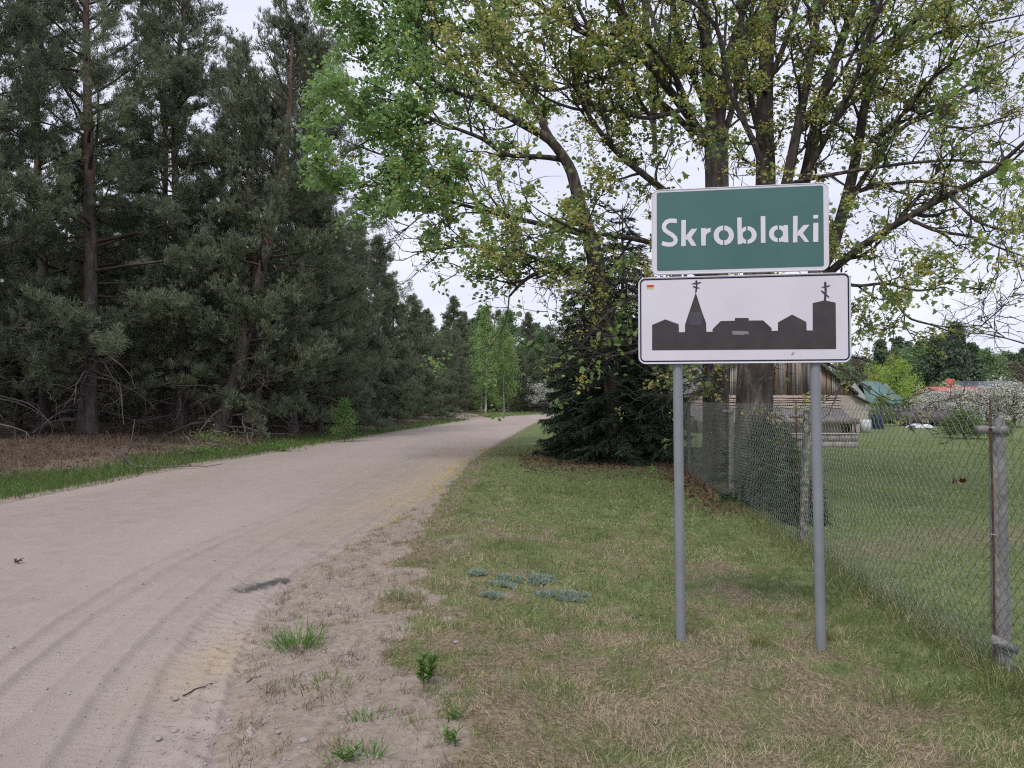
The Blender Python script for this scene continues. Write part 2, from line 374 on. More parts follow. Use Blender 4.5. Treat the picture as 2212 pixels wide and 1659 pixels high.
# ---- the sand road: its own sheet, ruts and tyre prints pressed into it
def track_off(y):      # paths of the wheels
    return [(-2.35+.10*np.sin(y*.35)-.02*y*0, .17), (-2.95+.06*y-.35*np.exp(-((y-3)/2)**2), .14), (-3.9+.05*y*np.exp(-y/25), .17), (-5.6, .2)]
TRK = ([2.0, 2.4, 3.2, 4.3, 5.4, 6.8, 8.8, 12, 20], [-.95, -1.15, -1.5, -1.82, -2.05, -2.2, -2.15, -1.95, -1.8])
def road_z(x, y):
    w = xR(y)-xL(y); u = (x-xL(y))/w
    z = .035*np.sin(np.clip(u, 0, 1)*np.pi)-.03
    z = z-.10*sstep(.10, -.35, x-xL(y))-.16*sstep(.0, .50, x-xR(y)+.16*(fbm(x*2, y*2, 61)-.5))
    z = z+.022*(fbm(x*1.2, y*.6, 63)-.5)+.009*(fbm(x*11, y*8, 64, 3)-.5)+.006*(fbm(x*30, y*26, 65, 2)-.5)*sstep(14, 6, y)
    damp = np.exp(-np.maximum(y-3, 0)/11)
    # curving tyre tracks in the soft sand towards the lower left
    for k, (x0, wd) in enumerate([(0,.10),(-.30,.09),(-.78,.11),(-1.02,.08),(.34,.07),(-1.9,.12)]):
        c = x0+np.interp(y, *TRK)*(1-.12*(k > 1))-.25*(k > 1)+.03*np.sin(y*1.1+k)
        q = (x-c)/wd
        rut = np.exp(-q**4)
        edge = np.exp(-((np.abs(q)-1.25)/.28)**2)
        tr = np.sin((y*1.0+np.abs(q)*.035)*2*np.pi/.055)*rut
        z = z+damp*(-.020*rut+.014*edge+.0055*tr*(1 if k % 2 == 0 else .7))
    # coarse washboard of a wide tyre at the outer edge
    c = np.interp(y, *TRK)+.16; q = (x-c)/.26
    z = z+.008*np.sin((y+.4*x)*2*np.pi/.11)*np.exp(-q**2)*np.exp(-((y-5.2)/1.6)**2)
    # loose crumbly strip
    z = z+.05*(fbm(x*7, y*7, 66, 4)-.5)*sstep(.7, .1, xR(y)-x)*damp*1.5
    return z
def a_stain(x, y):
    dx = x+2.03; dy = y-6.45; u_ = dx*.55+dy*.83; v_ = -dx*.83+dy*.55
    return 1.0*sstep(1.15, .35, np.sqrt((u_/.38)**2+(v_/.17)**2)+.7*(fbm(x*14, y*14, 71)-.5))
def a_yel(x, y):
    r = xR(y)-x
    return .42*np.exp(-((r-.55-.25*np.sin(y*.3))/.55)**2)*sstep(8, 12, y)*(1-sstep(24, 34, y))*(.5+fbm(x*3, y*1.2, 75))+.55*np.exp(-((x+1.75)/.22)**2-((y-4.55)/.55)**2)
def a_pale(x, y):
    return fbm(x*.8, y*.22, 77)*.9+.3*(fbm(x*3, y*.5, 79)-.5)
def road_material():
    m, n, b = nmat('road_sand')
    t = n.nodes.new('ShaderNodeTexCoord')
    def A(k):
        q = n.nodes.new('ShaderNodeAttribute'); q.attribute_name = k; return q.outputs['Fac']
    def NZ(s, d=8):
        q = n.nodes.new('ShaderNodeTexNoise'); q.inputs['Scale'].default_value = s; q.inputs['Detail'].default_value = d; q.inputs['Roughness'].default_value = .7
        n.links.new(t.outputs['Object'], q.inputs['Vector']); return q.outputs[0]
    def RP(src, *st):
        q = n.nodes.new('ShaderNodeValToRGB'); e = q.color_ramp.elements
        e[0].position, e[0].color = st[0][0], (*st[0][1], 1); e[1].position, e[1].color = st[-1][0], (*st[-1][1], 1)
        for p, c in st[1:-1]: x = e.new(p); x.color = (*c, 1)
        n.links.new(src, q.inputs[0]); return q.outputs[0]
    def MX(f, a, c, mode='MIX'):
        q = n.nodes.new('ShaderNodeMixRGB'); q.blend_type = mode
        if isinstance(f, float): q.inputs[0].default_value = f
        else: n.links.new(f, q.inputs[0])
        n.links.new(a, q.inputs[1])
        if isinstance(c, tuple): q.inputs[2].default_value = (*c, 1)
        else: n.links.new(c, q.inputs[2])
        return q.outputs[0]
    base = RP(NZ(3.5), (.3, (.262,.218,.182)), (.5, (.325,.276,.237)), (.7, (.375,.32,.28)))
    pale = MX(A('pale'), base, (.41,.352,.315))
    grit = RP(NZ(130, 4), (.30, (.40,.38,.37)), (.44, (1,1,1)), (.62, (1,1,1)), (.75, (1.5,1.5,1.5)))
    c = MX(1., pale, grit, 'MULTIPLY')
    v = n.nodes.new('ShaderNodeTexVoronoi'); v.inputs['Scale'].default_value = 26; n.links.new(t.outputs['Object'], v.inputs['Vector'])
    sp = RP(v.outputs['Distance'], (.10, (1,1,1)), (.15, (0,0,0)))
    wn = RP(v.outputs['Color'], (.60, (0,0,0)), (.62, (1,1,1)))
    f = MX(1., sp, wn, 'MULTIPLY')
    st = RP(NZ(40, 2), (.4, (.20,.18,.17)), (.6, (.58,.54,.52)))
    c = MX(f, c, st)
    yf = n.nodes.new('ShaderNodeMath'); yf.operation = 'MULTIPLY'; n.links.new(A('yellow'), yf.inputs[0]); yf.inputs[1].default_value = .7
    c = MX(yf.outputs[0], c, (.44,.33,.18))
    sf = n.nodes.new('ShaderNodeMath'); sf.operation = 'MULTIPLY'; n.links.new(A('stain'), sf.inputs[0]); sf.inputs[1].default_value = .82
    c = MX(sf.outputs[0], c, (.04,.04,.048))
    n.links.new(c, b.inputs['Base Color']); b.inputs['Roughness'].default_value = .95; b.inputs['Specular IOR Level'].default_value = .12
    bp = n.nodes.new('ShaderNodeBump'); bp.inputs['Strength'].default_value = .8; bp.inputs['Distance'].default_value = .011
    n.links.new(NZ(75, 10), bp.inputs['Height']); n.links.new(bp.outputs[0], b.inputs['Normal'])
    return m
def road():
    Y = axis([(-30,0,1.5),(0,2.4,.2),(2.4,6.5,.018),(6.5,10,.03),(10,20,.08),(20,50,.3),(50,130,1.0),(130,200,5)])
    U = np.concatenate([np.linspace(-.08, .62, 60), np.linspace(.62, 1.1, 190)[1:]])
    gx = xL(Y)[:, None]+U[None]*(xR(Y)-xL(Y))[:, None]; gy = np.repeat(Y[:, None], len(U), 1)
    V = np.stack([gx, gy, road_z(gx, gy)], -1).reshape(-1, 3); nx = len(U); ny = len(Y)
    i = (np.arange(ny-1)[:, None]*nx+np.arange(nx-1)[None]).ravel()
    mb = MB(); mb.add(V, np.stack([i, i+1, i+nx+1, i+nx], -1)); me = mb.mesh('road', road_material(), True)
    for an, fn in {'stain': a_stain, 'yellow': a_yel, 'pale': a_pale}.items():
        a = me.attributes.new(an, 'FLOAT', 'POINT'); a.data.foreach_set('value', np.clip(fn(gx, gy), 0, 1).ravel().astype(np.float32))
    tag(link('road', me), kind='structure')
road()
def surf_z(x, y):
    x = np.asarray(x, float); y = np.asarray(y, float)
    g = ground_z(x, y); r = road_z(x, y)
    w = (x > xL(y)-.6) & (x < xR(y)+.65)
    return np.where(w, np.maximum(g, r), g)
# ------------------------------------------------------------------ generic tree growing
def norm(v): return v/(np.linalg.norm(v)+1e-9)
def side_dir(rng, d, ang):
    a = rng.normal(size=3); a -= a.dot(d)*d; a = norm(a)
    return norm(d*math.cos(ang)+a*math.sin(ang))
def grow(rng, out, tips, p, d, Lg, r, lvl, P):
    n = P['seg'][lvl]; pts = [p]; rad = [r]; q = p
    for i in range(n):
        d = norm(d+rng.normal(size=3)*P['wig'][lvl]+np.array([0, 0, P['up'][lvl]]))
        q = q+d*Lg/n; pts.append(q); rad.append(r*(1-(i+1)/n*.75))
    out.append((np.array(pts), np.array(rad)))
    if lvl >= P['max']:
        for i in range(P.get('tip0', 1), n+1): tips.append((pts[i], d))
        return
    k = P['kids'][lvl]
    for j in range(k):
        t = rng.uniform(.25, 1.)if j else 1.; i = min(int(t*n), n-1); f = t*n-i
        pp = pts[i]*(1-f)+pts[i+1]*f; dd = norm(pts[i+1]-pts[i])
        grow(rng, out, tips, pp, side_dir(rng, dd, rng.uniform(*P['ang'])), Lg*P['len'][lvl]*rng.uniform(.6, 1.15), max(r*.5, P['rmin']), lvl+1, P)

LEAF_MAPLE = (np.array([(0,.02,.0),(.14,.0,0),(.46,.06,-.08),(.30,.30,0),(.55,.62,-.10),(.22,.60,0),(0,1.,-.06),(-.22,.60,0),(-.55,.62,-.10),(-.30,.30,0),(-.46,.06,-.08),(-.14,0,0),(0,.38,.06)])[:, [0,1,2]],
              [(12,i,(i+1) % 12) for i in range(12)])
LEAF_CUP = (np.array([(0,0,0),(.42,.22,.10),(.36,.75,-.02),(0,1.,-.15),(-.36,.75,-.02),(-.42,.22,.10)]), [(0,1,2,3),(0,3,4,5)])
LEAF_SM = (np.array([(0,0,0),(.3,.5,.06),(0,1,-.06),(-.3,.5,.06)]), [(0,1,2,3)])
def tuft(rng, n=10, w=.07, spread=.75):
    "needle brush pointing along +z"
    V = []; Fc = []
    for i in range(n):
        a = rng.uniform(0, 2*np.pi); e = spread*np.sqrt(rng.uniform(.05, 1)); l = rng.uniform(.7, 1.1)
        d = np.array([math.cos(a)*math.sin(e), math.sin(a)*math.sin(e), math.cos(e)]); s = norm(np.cross(d, rng.normal(size=3)))*w
        b = np.array([0, 0, rng.uniform(-.5, .3)])
        k = len(V); V += [b-s*.6, b+s*.6, b+d*l*.6+s, b+d*l, b+d*l*.6-s]; Fc.append((k, k+1, k+2, k+3, k+4))
    return np.array(V), Fc

# ------------------------------------------------------------------ pines
def pine_mesh(seed, H, base, spread=3.2, dead=24, lean=(0, 0), rt=.2, dens=1., top_w=.35, kink=.25, tsz=.19, fork=None):
    rng = np.random.default_rng(seed)
    n = 14; z = np.linspace(0, 1, n)
    ph = rng.uniform(0, 6, 2)
    T = np.stack([lean[0]*z*(1-.4*z)*H*1.0+kink*np.sin(z*5+ph[0])*z, lean[1]*z*H+kink*np.sin(z*4+ph[1])*z, z*H-.15], 1)
    rr = rt*(1-z*.88)+.015; rr[0] *= 1.35
    k = 6
    tr1 = MB(); tr1.tubes([(T[:k+1], rr[:k+1])], 10); tr2 = MB(); tr2.tubes([(T[k:], rr[k:])], 8)
    def tp(t): return np.array([np.interp(t, z, T[:, i]) for i in range(3)])
    br = []; tips = []; deadb = []
    if fork is not None:
        p = tp(fork); q = [p+np.array([.12*i*(1-.04*i), .05*i, i*.55]) for i in range(9)]
        tr2.tubes([(np.array(q), np.linspace(rt*.45, .03, 9))], 7)
    nb = int(86*dens)
    for i in range(nb):
        t = base+(1-base)*(i+.5)/nb; h = (t-base)/(1-base)
        Lb = spread*(min(1, .45+h*2.2) if base > .2 else 1)*(1-h**1.7*(1-top_w))*rng.uniform(.55, 1.2)
        if h > .93: Lb *= .5
        a = rng.uniform(0, 2*np.pi); el = rng.uniform(-.25, .25)+.8*h**1.3
        d = np.array([math.cos(a)*math.cos(el), math.sin(a)*math.cos(el), math.sin(el)])
        m = 6; pts = [tp(t)]; dd = d
        for j in range(m):
            dd = norm(dd+rng.normal(size=3)*.13+np.array([0, 0, .05+.05*h])); pts.append(pts[-1]+dd*Lb/m)
        pts = np.array(pts); rb = .014+.013*Lb
        br.append((pts, np.linspace(rb, .008, m+1)))
        ns = int(5+Lb*3.2)
        for s_ in range(ns):
            f = rng.uniform(.28, 1.)*m; i0 = min(int(f), m-1); p = pts[i0]+(pts[i0+1]-pts[i0])*(f-i0)
            d2 = norm(side_dir(rng, norm(pts[i0+1]-pts[i0]), rng.uniform(.4, 1.1))*np.array([1, 1, .6])+np.array([0, 0, .18]))
            l2 = rng.uniform(.3, .75)*min(1, Lb/2+.3)*1.1
            q = [p, p+d2*l2*.5, p+d2*l2+np.array([0, 0, .06])]
            br.append((np.array(q), np.array([.012, .008, .005])))
            for c in range(rng.integers(7, 12)):
                g = rng.uniform(.3, 1.05); pp = p+d2*l2*g+rng.normal(size=3)*.10
                tips.append((pp, norm(d2*.6+np.array([0, 0, .75])+rng.normal(size=3)*.3)))
        tips.append((pts[-1], norm(dd+[0, 0, .4])))
    for i in range(dead):
        t = rng.uniform(.02, max(base*1.05, .16)); a = rng.uniform(0, 2*np.pi); Lb = rng.uniform(1.0, 4.2)
        d = np.array([math.cos(a), math.sin(a), rng.uniform(-.1, .5)]); m = 7; pts = [tp(t)]
        for j in range(m):
            d = norm(d+rng.normal(size=3)*.14+np.array([0, 0, -.20*(j > 1)])); pts.append(pts[-1]+d*Lb/m)
        pts = np.array(pts); pts[:, 2] = np.maximum(pts[:, 2], .03)
        deadb.append((pts, np.linspace(.012+.011*Lb, .007, m+1)))
        for s_ in range(rng.integers(2, 9)):
            f = rng.integers(2, m); dd = norm(rng.normal(size=3)*.6+d*.5+np.array([0, 0, -.5])); l2 = rng.uniform(.3, 1.1)
            q = [pts[f]]
            for j in range(3): dd = norm(dd+rng.normal(size=3)*.3); q.append(q[-1]+dd*l2/3)
            q = np.array(q); q[:, 2] = np.maximum(q[:, 2], .03); deadb.append((q, np.linspace(.011, .004, 4)))
    mb = MB(); mb.tubes(br, 4)
    P = np.array([a for a, b in tips]); D = np.array([b for a, b in tips]); N = len(P)
    V, Fc = tuft(rng, 13, .042, .95); nd = MB(); nd.stamp(V, Fc, P, rots(rng, N, D, .25), tsz*rng.uniform(.75, 1.3, N))
    sel = rng.random(N) < .07
    V, Fc = tuft(rng, 3, .09, .25); sh = MB(); sh.stamp(V, Fc, P[sel]+D[sel]*.08, rots(rng, sel.sum(), np.tile([0, 0, 1.], (sel.sum(), 1)), .15), .14*np.ones(sel.sum()))
    r = {'trunk': tr1.mesh('trunk', M['bark_pine'], True), 'upper_trunk': tr2.mesh('upper_trunk', M['bark_orange'], True),
         'branches': mb.mesh('branches', M['pine_twig']), 'needles': nd.mesh('needles', M['needle']), 'shoots': sh.mesh('shoots', M['needle_tip'])}
    if deadb:
        db = MB(); db.tubes(deadb, 4); r['dead_branches'] = db.mesh('dead_branches', M['dead'])
    return r
def tree_of(meshes, name, loc, rz, sc, label, cat, group=None):
    root = empty(name, loc, rz); root.scale = (sc, sc, sc) if not isinstance(sc, tuple) else sc
    tag(root, label, cat, group)
    for k, me in meshes.items():
        link(k, me, root, 'stuff' if k not in ('trunk', 'upper_trunk') else None)
    return root
PV = {}
PV['tall'] = pine_mesh(11, 19, .085, 4.6, 30, rt=.27)
PV['tall2'] = pine_mesh(12, 18, .11, 3.9, 26, rt=.22, kink=.4)
PV['thin'] = pine_mesh(13, 18, .24, 2.9, 22, rt=.17, dens=.8, top_w=.25)
PV['lean'] = pine_mesh(14, 16, .10, 4.0, 22, lean=(.30, .0), rt=.25)
PV['bushy'] = pine_mesh(15, 12, .02, 3.0, 4, rt=.16, dens=1.15, top_w=.12)
PV['forked'] = pine_mesh(16, 17, .06, 4.8, 14, rt=.23, lean=(.05, 0), fork=.52)
PV['spire'] = pine_mesh(17, 12, .04, 2.1, 6, rt=.14, dens=.9, top_w=.1)

def gpos(px, py, zoff=.3):
    "ground point under a photo pixel"
    d = (EYE-zoff)*F_PX/(py-866.); p = at(px, py, d); return p
def base_at(px, d):
    x = (px-1106)/F_PX*d; return (x, d, float(surf_z(x, d)))
PG = 'pines along the edge of the forest'
pines = [
 ('tall', 190, 26.5, .3, 1.0, 'thick grey-trunked pine furthest left with bare arching lower boughs'),
 ('tall2', 392, 30, 1.2, 1.0, 'tall straight pine next to the leaning pine, dark trunk in shade'),
 ('lean', 470, 29, 0., 1.0, 'pine whose grey trunk leans to the right at the forest edge'),
 ('forked', 628, 34, .4, 1.0, 'pine with orange upper trunk and wide boughs towards the road'),
 ('tall2', -60, 23.5, 2.6, .97, 'pine at the left margin of the photo, only its side boughs in view'),
 ('thin', 512, 36, 2.0, 1.0, 'slender pine with an open crown rising beside the sky gap'),
 ('thin', 345, 33, .5, 1.06, 'thin pine standing behind the straight dark trunk'),
 ('bushy', 700, 43, .7, 1.02, 'bushy pine green down to the ground beside the small birch bush'),
 ('bushy', 770, 47, 2.4, 1.02, 'bushy pine with foliage to the ground behind the road bank'),
 ('forked', 560, 30.5, 3.4, .80, 'lower pine whose layered light green boughs reach right above the leaning trunk'),
 ('bushy', 690, 36, 1.9, .98, 'broad pine with layered boughs overhanging the bank left of the birch bush'),
 ('bushy', 640, 41, 4.0, 1.15, 'tall bushy pine between the orange-trunked pine and the bank'),
 ('bushy', 820, 50, 3.0, 1.0, 'full green pine at the end of the tall row, sky to its right'),
 ('tall2', 95, 29, 1.1, 1.0, 'pine just left of the thick grey-trunked pine, crown filling the gap'),
 ('spire', 845, 52, .1, .82, 'young pine with an upright spire where the tall pines end'),
 ('bushy', 895, 60, 1.9, (.95, .95, .80), 'low broad young pine beside the far road bend'),
 ('spire', 975, 98, 1.2, (1.6, 1.6, 1.22), 'dark bushy pine just left of the bright birches'),
 ('bushy', 925, 76, 2.2, (.95, .95, .85), 'young pine between the road bank and the dark pine by the birches'),
]
for k, px, d, rz, sc, lab in pines:
    tree_of(PV[k], 'pine_tree', base_at(px, d), rz, sc, lab, 'pine tree', PG)
rng = np.random.default_rng(5); cnt = 0
kinds = ['tall', 'tall2', 'thin', 'bushy', 'forked']
placed = [base_at(p[1], p[2])[:2] for p in pines]
for i in range(900):
    y = rng.uniform(27, 95); x = xL(y)-rng.uniform(7.5, 36)
    if y < 60 and x > -13-(y-27)*.0+0*.1 and y < 32: continue
    px = 1106+x/y*F_PX
    if px < -260 or px > 1000: continue
    if min((x-a)**2+(y-b)**2 for a, b in placed) < (2.7 if px < 500 else 3.2)**2: continue
    placed.append((x, y)); k = kinds[rng.integers(0, 5)]
    sc = rng.uniform(.62, .82)*(.8 if 500 < px < 720 else 1)*(1 if px < 480 else np.interp(px, [480, 800, 1000], [.85, .62, .55])*(1+max(0, y-60)*.006))
    tree_of(PV[k], 'pine_tree', (x, y, float(surf_z(x, y))), rng.uniform(0, 6.28), float(sc), 'pine deeper inside the dark forest on the left, behind the edge row', 'pine tree', 'pines deeper in the forest'); cnt += 1
    if cnt > 85: break
for i in range(400):
    y = rng.uniform(62, 105); px = rng.uniform(-300, 860); x = (px-1106)/F_PX*y
    if x > xL(y)-12 or min((x-a)**2+(y-b)**2 for a, b in placed) < 3.0**2: continue
    placed.append((x, y)); cnt += 1
    tree_of(PV['bushy' if i % 3 else 'spire'], 'pine_tree', (x, y, float(surf_z(x, y))), rng.uniform(0, 6.28), float(rng.uniform(.7, .95)), 'pine deeper inside the dark forest on the left, behind the edge row', 'pine tree', 'pines deeper in the forest')
    if cnt > 150: break
print('deep pines', cnt)
# a few left of the frame so the wood goes on
for x, y, k in [(-22, 16, 'tall'), (-19, 20, 'tall2'), (-26, 22, 'thin'), (-24, 12, 'tall2')]:
    tree_of(PV[k], 'pine_tree', (x, y, float(surf_z(x, y))), x, 1., 'pine of the forest edge beyond the left margin of the photo', 'pine tree', 'pines beyond the left margin')

# ------------------------------------------------------------------ spruces
def spruce_mesh(seed, H, Rb, mat, step=.2, low=.1, tw=.30, dens=1.):
    rng = np.random.default_rng(seed); br = []; P = []; D = []; bare = []
    h = low; a = 0
    while h < H-.15:
        f = h/H; Lm = Rb*(1-f)**.8*(.85 if f < .06 else 1)
        for j in range(int(6*dens)):
            a += 2.4; Lb = Lm*rng.uniform(.75, 1.12); d = np.array([math.cos(a), math.sin(a), .12-.25*(1-f)])
            m = 7; pts = [np.array([0, 0, h+rng.uniform(-.1, .1)])]
            for s_ in range(m):
                d = norm(d+np.array([0, 0, (-.10 if s_ < 4 else .13)*(1-f*.6)])+rng.normal(size=3)*.04); pts.append(pts[-1]+d*Lb/m)
            pts = np.array(pts); pts[:, 2] = np.maximum(pts[:, 2], .06); br.append((pts, np.linspace(.012+.008*Lb, .004, m+1)))
            nt_ = int(Lb/.075)
            for s_ in range(nt_):
                t = (.25+.75*(s_+.5)/nt_)*m; i0 = min(int(t), m-1); p = pts[i0]+(pts[i0+1]-pts[i0])*(t-i0)
                dm = norm(pts[i0+1]-pts[i0]); sd = norm(np.cross(dm, [0, 0, 1]))*(1 if s_ % 2 else -1)
                d2 = norm(sd*.85+dm*.75+np.array([0, 0, -.38])+rng.normal(size=3)*.16)
                l = tw*rng.uniform(.55, 1.1)*(1.15-.6*t/m)*min(1, Lb/1.2+.4)
                for q in np.arange(0, l, .085): P.append(p+d2*q+np.array([0, 0, -.12*q*q])); D.append(d2)
            P.append(pts[-1]); D.append(norm(pts[-1]-pts[-2]))
        h += step*(1+f*.5)
    mb = MB(); mb.tubes([(np.array([[0, 0, -.15], [0, 0, H*.5], [.02, 0, H]]), np.array([.03+H*.012, .02+H*.006, .01]))], 8)
    b2 = MB(); b2.tubes(br, 4)
    P = np.array(P); D = np.array(D); N = len(P)
    V, Fc = tuft(rng, 6, .085, .65); nd = MB(); nd.stamp(V, Fc, P, rots(rng, N, D, .12), .115*rng.uniform(.8, 1.2, N))
    return {'trunk': mb.mesh('trunk', M['bark_pine'], True), 'branches': b2.mesh('branches', M['pine_twig']), 'needles': nd.mesh('needles', mat)}
sp_big = spruce_mesh(21, 7.2, 2.35, M['spruce'], .20, .15, .48, 1.25)
sp_mid = spruce_mesh(22, 5.6, 1.9, M['spruce'], .19, .12, .42, 1.2)
sp_y = spruce_mesh(23, 1.45, .78, M['spruce_light'], .085, .06, .24, 1.4)
SG = 'spruces beside the road behind the sign'
tree_of(sp_big, 'spruce_tree', base_at(1345, 19.8), .4, (1.0, 1.0, .92), 'big dark spruce left of the sign, drooping boughs to the ground', 'spruce', SG)
tree_of(sp_mid, 'spruce_tree', base_at(1262, 21.0), .9, (.85, .85, 1.05), 'spruce on the road side of the dark clump, reaching out low', 'spruce', SG)
tree_of(sp_mid, 'spruce_tree', base_at(1400, 19.4), 1.4, (.66, .66, .70), 'dark spruce half hidden behind the left pole of the sign', 'spruce', SG)
tree_of(sp_big, 'spruce_tree', base_at(1300, 24.5), 3.4, (1., 1., .8), 'spruce at the back of the dark clump behind the others', 'spruce', SG)
YG = 'young spruces behind the wire fence'
for (x, y, rz, s, lab) in [
    (3.72, 10.6, .2, .80, 'young green spruce behind the fence between the sign poles'),
    (3.85, 11.5, 1.7, .98, 'taller young spruce in front of the thick maple trunk'),
    (3.62, 9.7, 2.7, .5, 'lowest young spruce, nearest the lichened fence post'),
    (4.15, 14.6, .9, .62, 'young spruce at the foot of the farther maple trunk')]:
    tree_of(sp_y, 'young_spruce', (x, y, float(surf_z(x, y))), rz, s, lab, 'young spruce', YG)

# ------------------------------------------------------------------ big maples, limbs traced at their own depth
def limb(pts, d0, d1=None):
    "[(px, py, width_px)] -> 3D polyline; depth runs from d0 to d1"
    d1 = d0 if d1 is None else d1; n = len(pts)
    L_ = np.concatenate([[0], np.cumsum([math.hypot(pts[i+1][0]-pts[i][0], pts[i+1][1]-pts[i][1]) for i in range(n-1)])]); L_ /= L_[-1]
    P = []; r = []
    for (px, py, w), t in zip(pts, L_):
        d = d0+(d1-d0)*t; P.append(at(px, py, d)); r.append(w/F_PX*d/2)
    P = np.array(P); r = np.array(r)
    # finer and a little crooked
    m = max(8, n*3); s = np.linspace(0, 1, m)
    t = L_; Q = np.stack([np.interp(s, t, P[:, i]) for i in range(3)], 1)
    Q[1:-1] = .25*Q[:-2]+.5*Q[1:-1]+.25*Q[2:]
    rr = np.interp(s, t, r); return Q, rr
MP = dict(seg=[5, 4, 4, 3], wig=[.22, .26, .28, .3], up=[.10, .06, .03, .02], kids=[5, 4, 3, 0], len=[.6, .62, .6, .5], ang=(.45, 1.05), max=2, rmin=.0065, tip0=1)
def maple(name, label, limbs, seed, leafsets, spacing=.42, kid_len=1.5, P=MP, trunk_n=1, cap=None):
    rng = np.random.default_rng(seed)
    b = limbs[0][0][0][0]; base = limbs[0]
    Q0, r0 = limb(*base); root = empty(name, tuple(Q0[0])); tag(root, label, 'tree', 'old maples behind the fence')
    org = Q0[0]
    tr = MB(); big = MB(); tw = []; tips = []
    for i, lb in enumerate(limbs):
        Q, r = limb(*lb)
        if i < trunk_n:
            fl = r.copy(); fl[0] *= 1.25; tr.tubes([(Q-org, fl)], 18)
            if i == 0: continue
        else: big.tubes([(Q-org, r)], 8)
        seglen = np.linalg.norm(np.diff(Q, axis=0), axis=1); tot = seglen.sum(); cum = np.concatenate([[0], np.cumsum(seglen)])
        k = max(2, int(tot/spacing))
        for j in range(k+1):
            s = tot*(.12+.88*j/k) if tot > 2 else tot*j/k
            p = np.array([np.interp(s, cum, Q[:, a]) for a in range(3)]); rr = np.interp(s, cum, r)
            i0 = min(np.searchsorted(cum, s), len(Q)-1); dd = norm(Q[i0]-Q[max(i0-1, 0)])
            fr = s/tot; Lk = kid_len*(.55+.6*fr)*rng.uniform(.6, 1.25)
            if rr > .085 and rng.random() < .55: continue
            grow(rng, tw, tips, p-org, side_dir(rng, dd, rng.uniform(.5, 1.15)) if j < k else dd, Lk, min(rr*.7, .032), 0, P)
    tr.build('trunk', M['bark'], root, True); big.build('limb', M['bark'], root, True, 'stuff') if big.n else None
    t2 = MB(); t2.tubes(tw, 4); t2.build('twigs', M['twig'], root, False, 'stuff')
    Tp = np.array([a for a, b_ in tips]); N = len(Tp)
    W = Tp+org
    for (pname, mat, shape, prob, per, size, jit) in leafsets:
        pm_ = fbm(W[:, 0]*.9+W[:, 2]*.35, W[:, 2]*1.1+W[:, 1]*.5, 5+seed); pr = prob(W, rng)*(W[:, 0] > -.268*W[:, 1]+.25*np.sin(W[:, 2]*2.3))*((W[:, 0] > -.12*W[:, 1]) | (W[:, 2]-1.5 > .235*W[:, 1]+.2*np.sin(W[:, 0]*2)))*(.35+1.7*sstep(.42, .60, pm_)); sel = rng.random(N) < pr; S = Tp[sel]
        cl = MB(); pos = np.repeat(S, per, 0)+rng.normal(size=(len(S)*per, 3))*jit
        up = np.tile([0, 0, 1.], (len(pos), 1)); rt = rots(rng, len(pos), up, .75)
        # leaf plane lies across its stalk: swap so the blade hangs outward
        rt = rt[:, :, [0, 1, 2]]
        cl.stamp(shape[0], shape[1], pos, rt, size*rng.uniform(.6, 1.25, len(pos)))
        if cl.n: cl.build(pname, mat, root, False, 'stuff')
    print(name, 'twigs', len(tw), 'tips', N)
    return root
def wx(a, b, hi, lo=0.):
    return lambda W, g: lo+(hi-lo)*sstep(a, b, W[:, 0])
# tree D: farthest, its crown reaches out over the road
dD = 19.5
treeD = [
 ([(1335,985,50),(1322,800,44),(1300,640,38),(1272,500,32),(1251,437,28)], dD),
 ([(1251,437,28),(1234,363,24),(1191,302,20),(1106,255,17),(1056,225,15),(1022,178,12),(989,128,9),(950,60,6),(930,0,4)], dD, dD-.8),
 ([(1212,330,18),(1186,296,17),(1157,235,15),(1123,188,13),(1086,134,11),(1063,84,9),(1040,0,7),(1020,-120,4)], dD, dD+1.5),
 ([(1215,345,14),(1187,340,12),(1150,338,11),(1090,336,10),(1043,299,9),(989,279,8),(938,259,7),(888,229,6),(850,205,4),(800,180,3)], dD, dD-1.8),
 ([(1300,520,16),(1240,500,13),(1150,480,11),(1070,461,9),(1006,444,8),(938,427,7),(855,413,6),(800,400,4),(760,395,3)], dD, dD-2.5),
 ([(1310,620,18),(1262,592,16),(1222,589,13),(1169,585,11),(1134,603,8),(1100,640,5)], dD, dD-2),
 ([(1262,592,12),(1180,565,10),(1102,540,8),(1010,530,6),(940,540,4),(890,545,3)], dD-.6, dD-3),
 ([(1056,225,10),(960,190,8),(880,130,7),(820,90,5),(760,60,3)], dD-.4, dD+.8),
 ([(1022,178,8),(940,120,7),(870,40,5),(810,-20,4)], dD-.5, dD+1),
 ([(938,259,6),(860,290,5),(800,300,4),(750,330,3)], dD-1.5, dD-.5),
 ([(1086,134,8),(1010,60,6),(940,-60,4)], dD+1, dD+2),
 ([(1070,461,7),(980,400,6),(880,350,5),(810,330,4),(760,310,3)], dD-1.4, dD),
]
olive = lambda W, g: np.where(W[:, 0] < -2.4, .05, .27)
greenD = lambda W, g: np.where(W[:, 0] < -2.2, .80, np.where(W[:, 0] < -.6, .34, .16))
maple('maple_tree', 'farthest maple, its fresh green crown reaching out over the sand road', treeD, 31,
      [('leaves', M['maple_green'], LEAF_CUP, lambda W, g: greenD(W, g)*np.where(W[:, 2] < 3.4, .25, .85), 8, .10, .10), ('flowers', M['maple_olive'], LEAF_CUP, lambda W, g: olive(W, g)*np.where(W[:, 2] < 4.2, .3, .85), 12, .055, .052)], .42, 1.5)
dA = 16.2
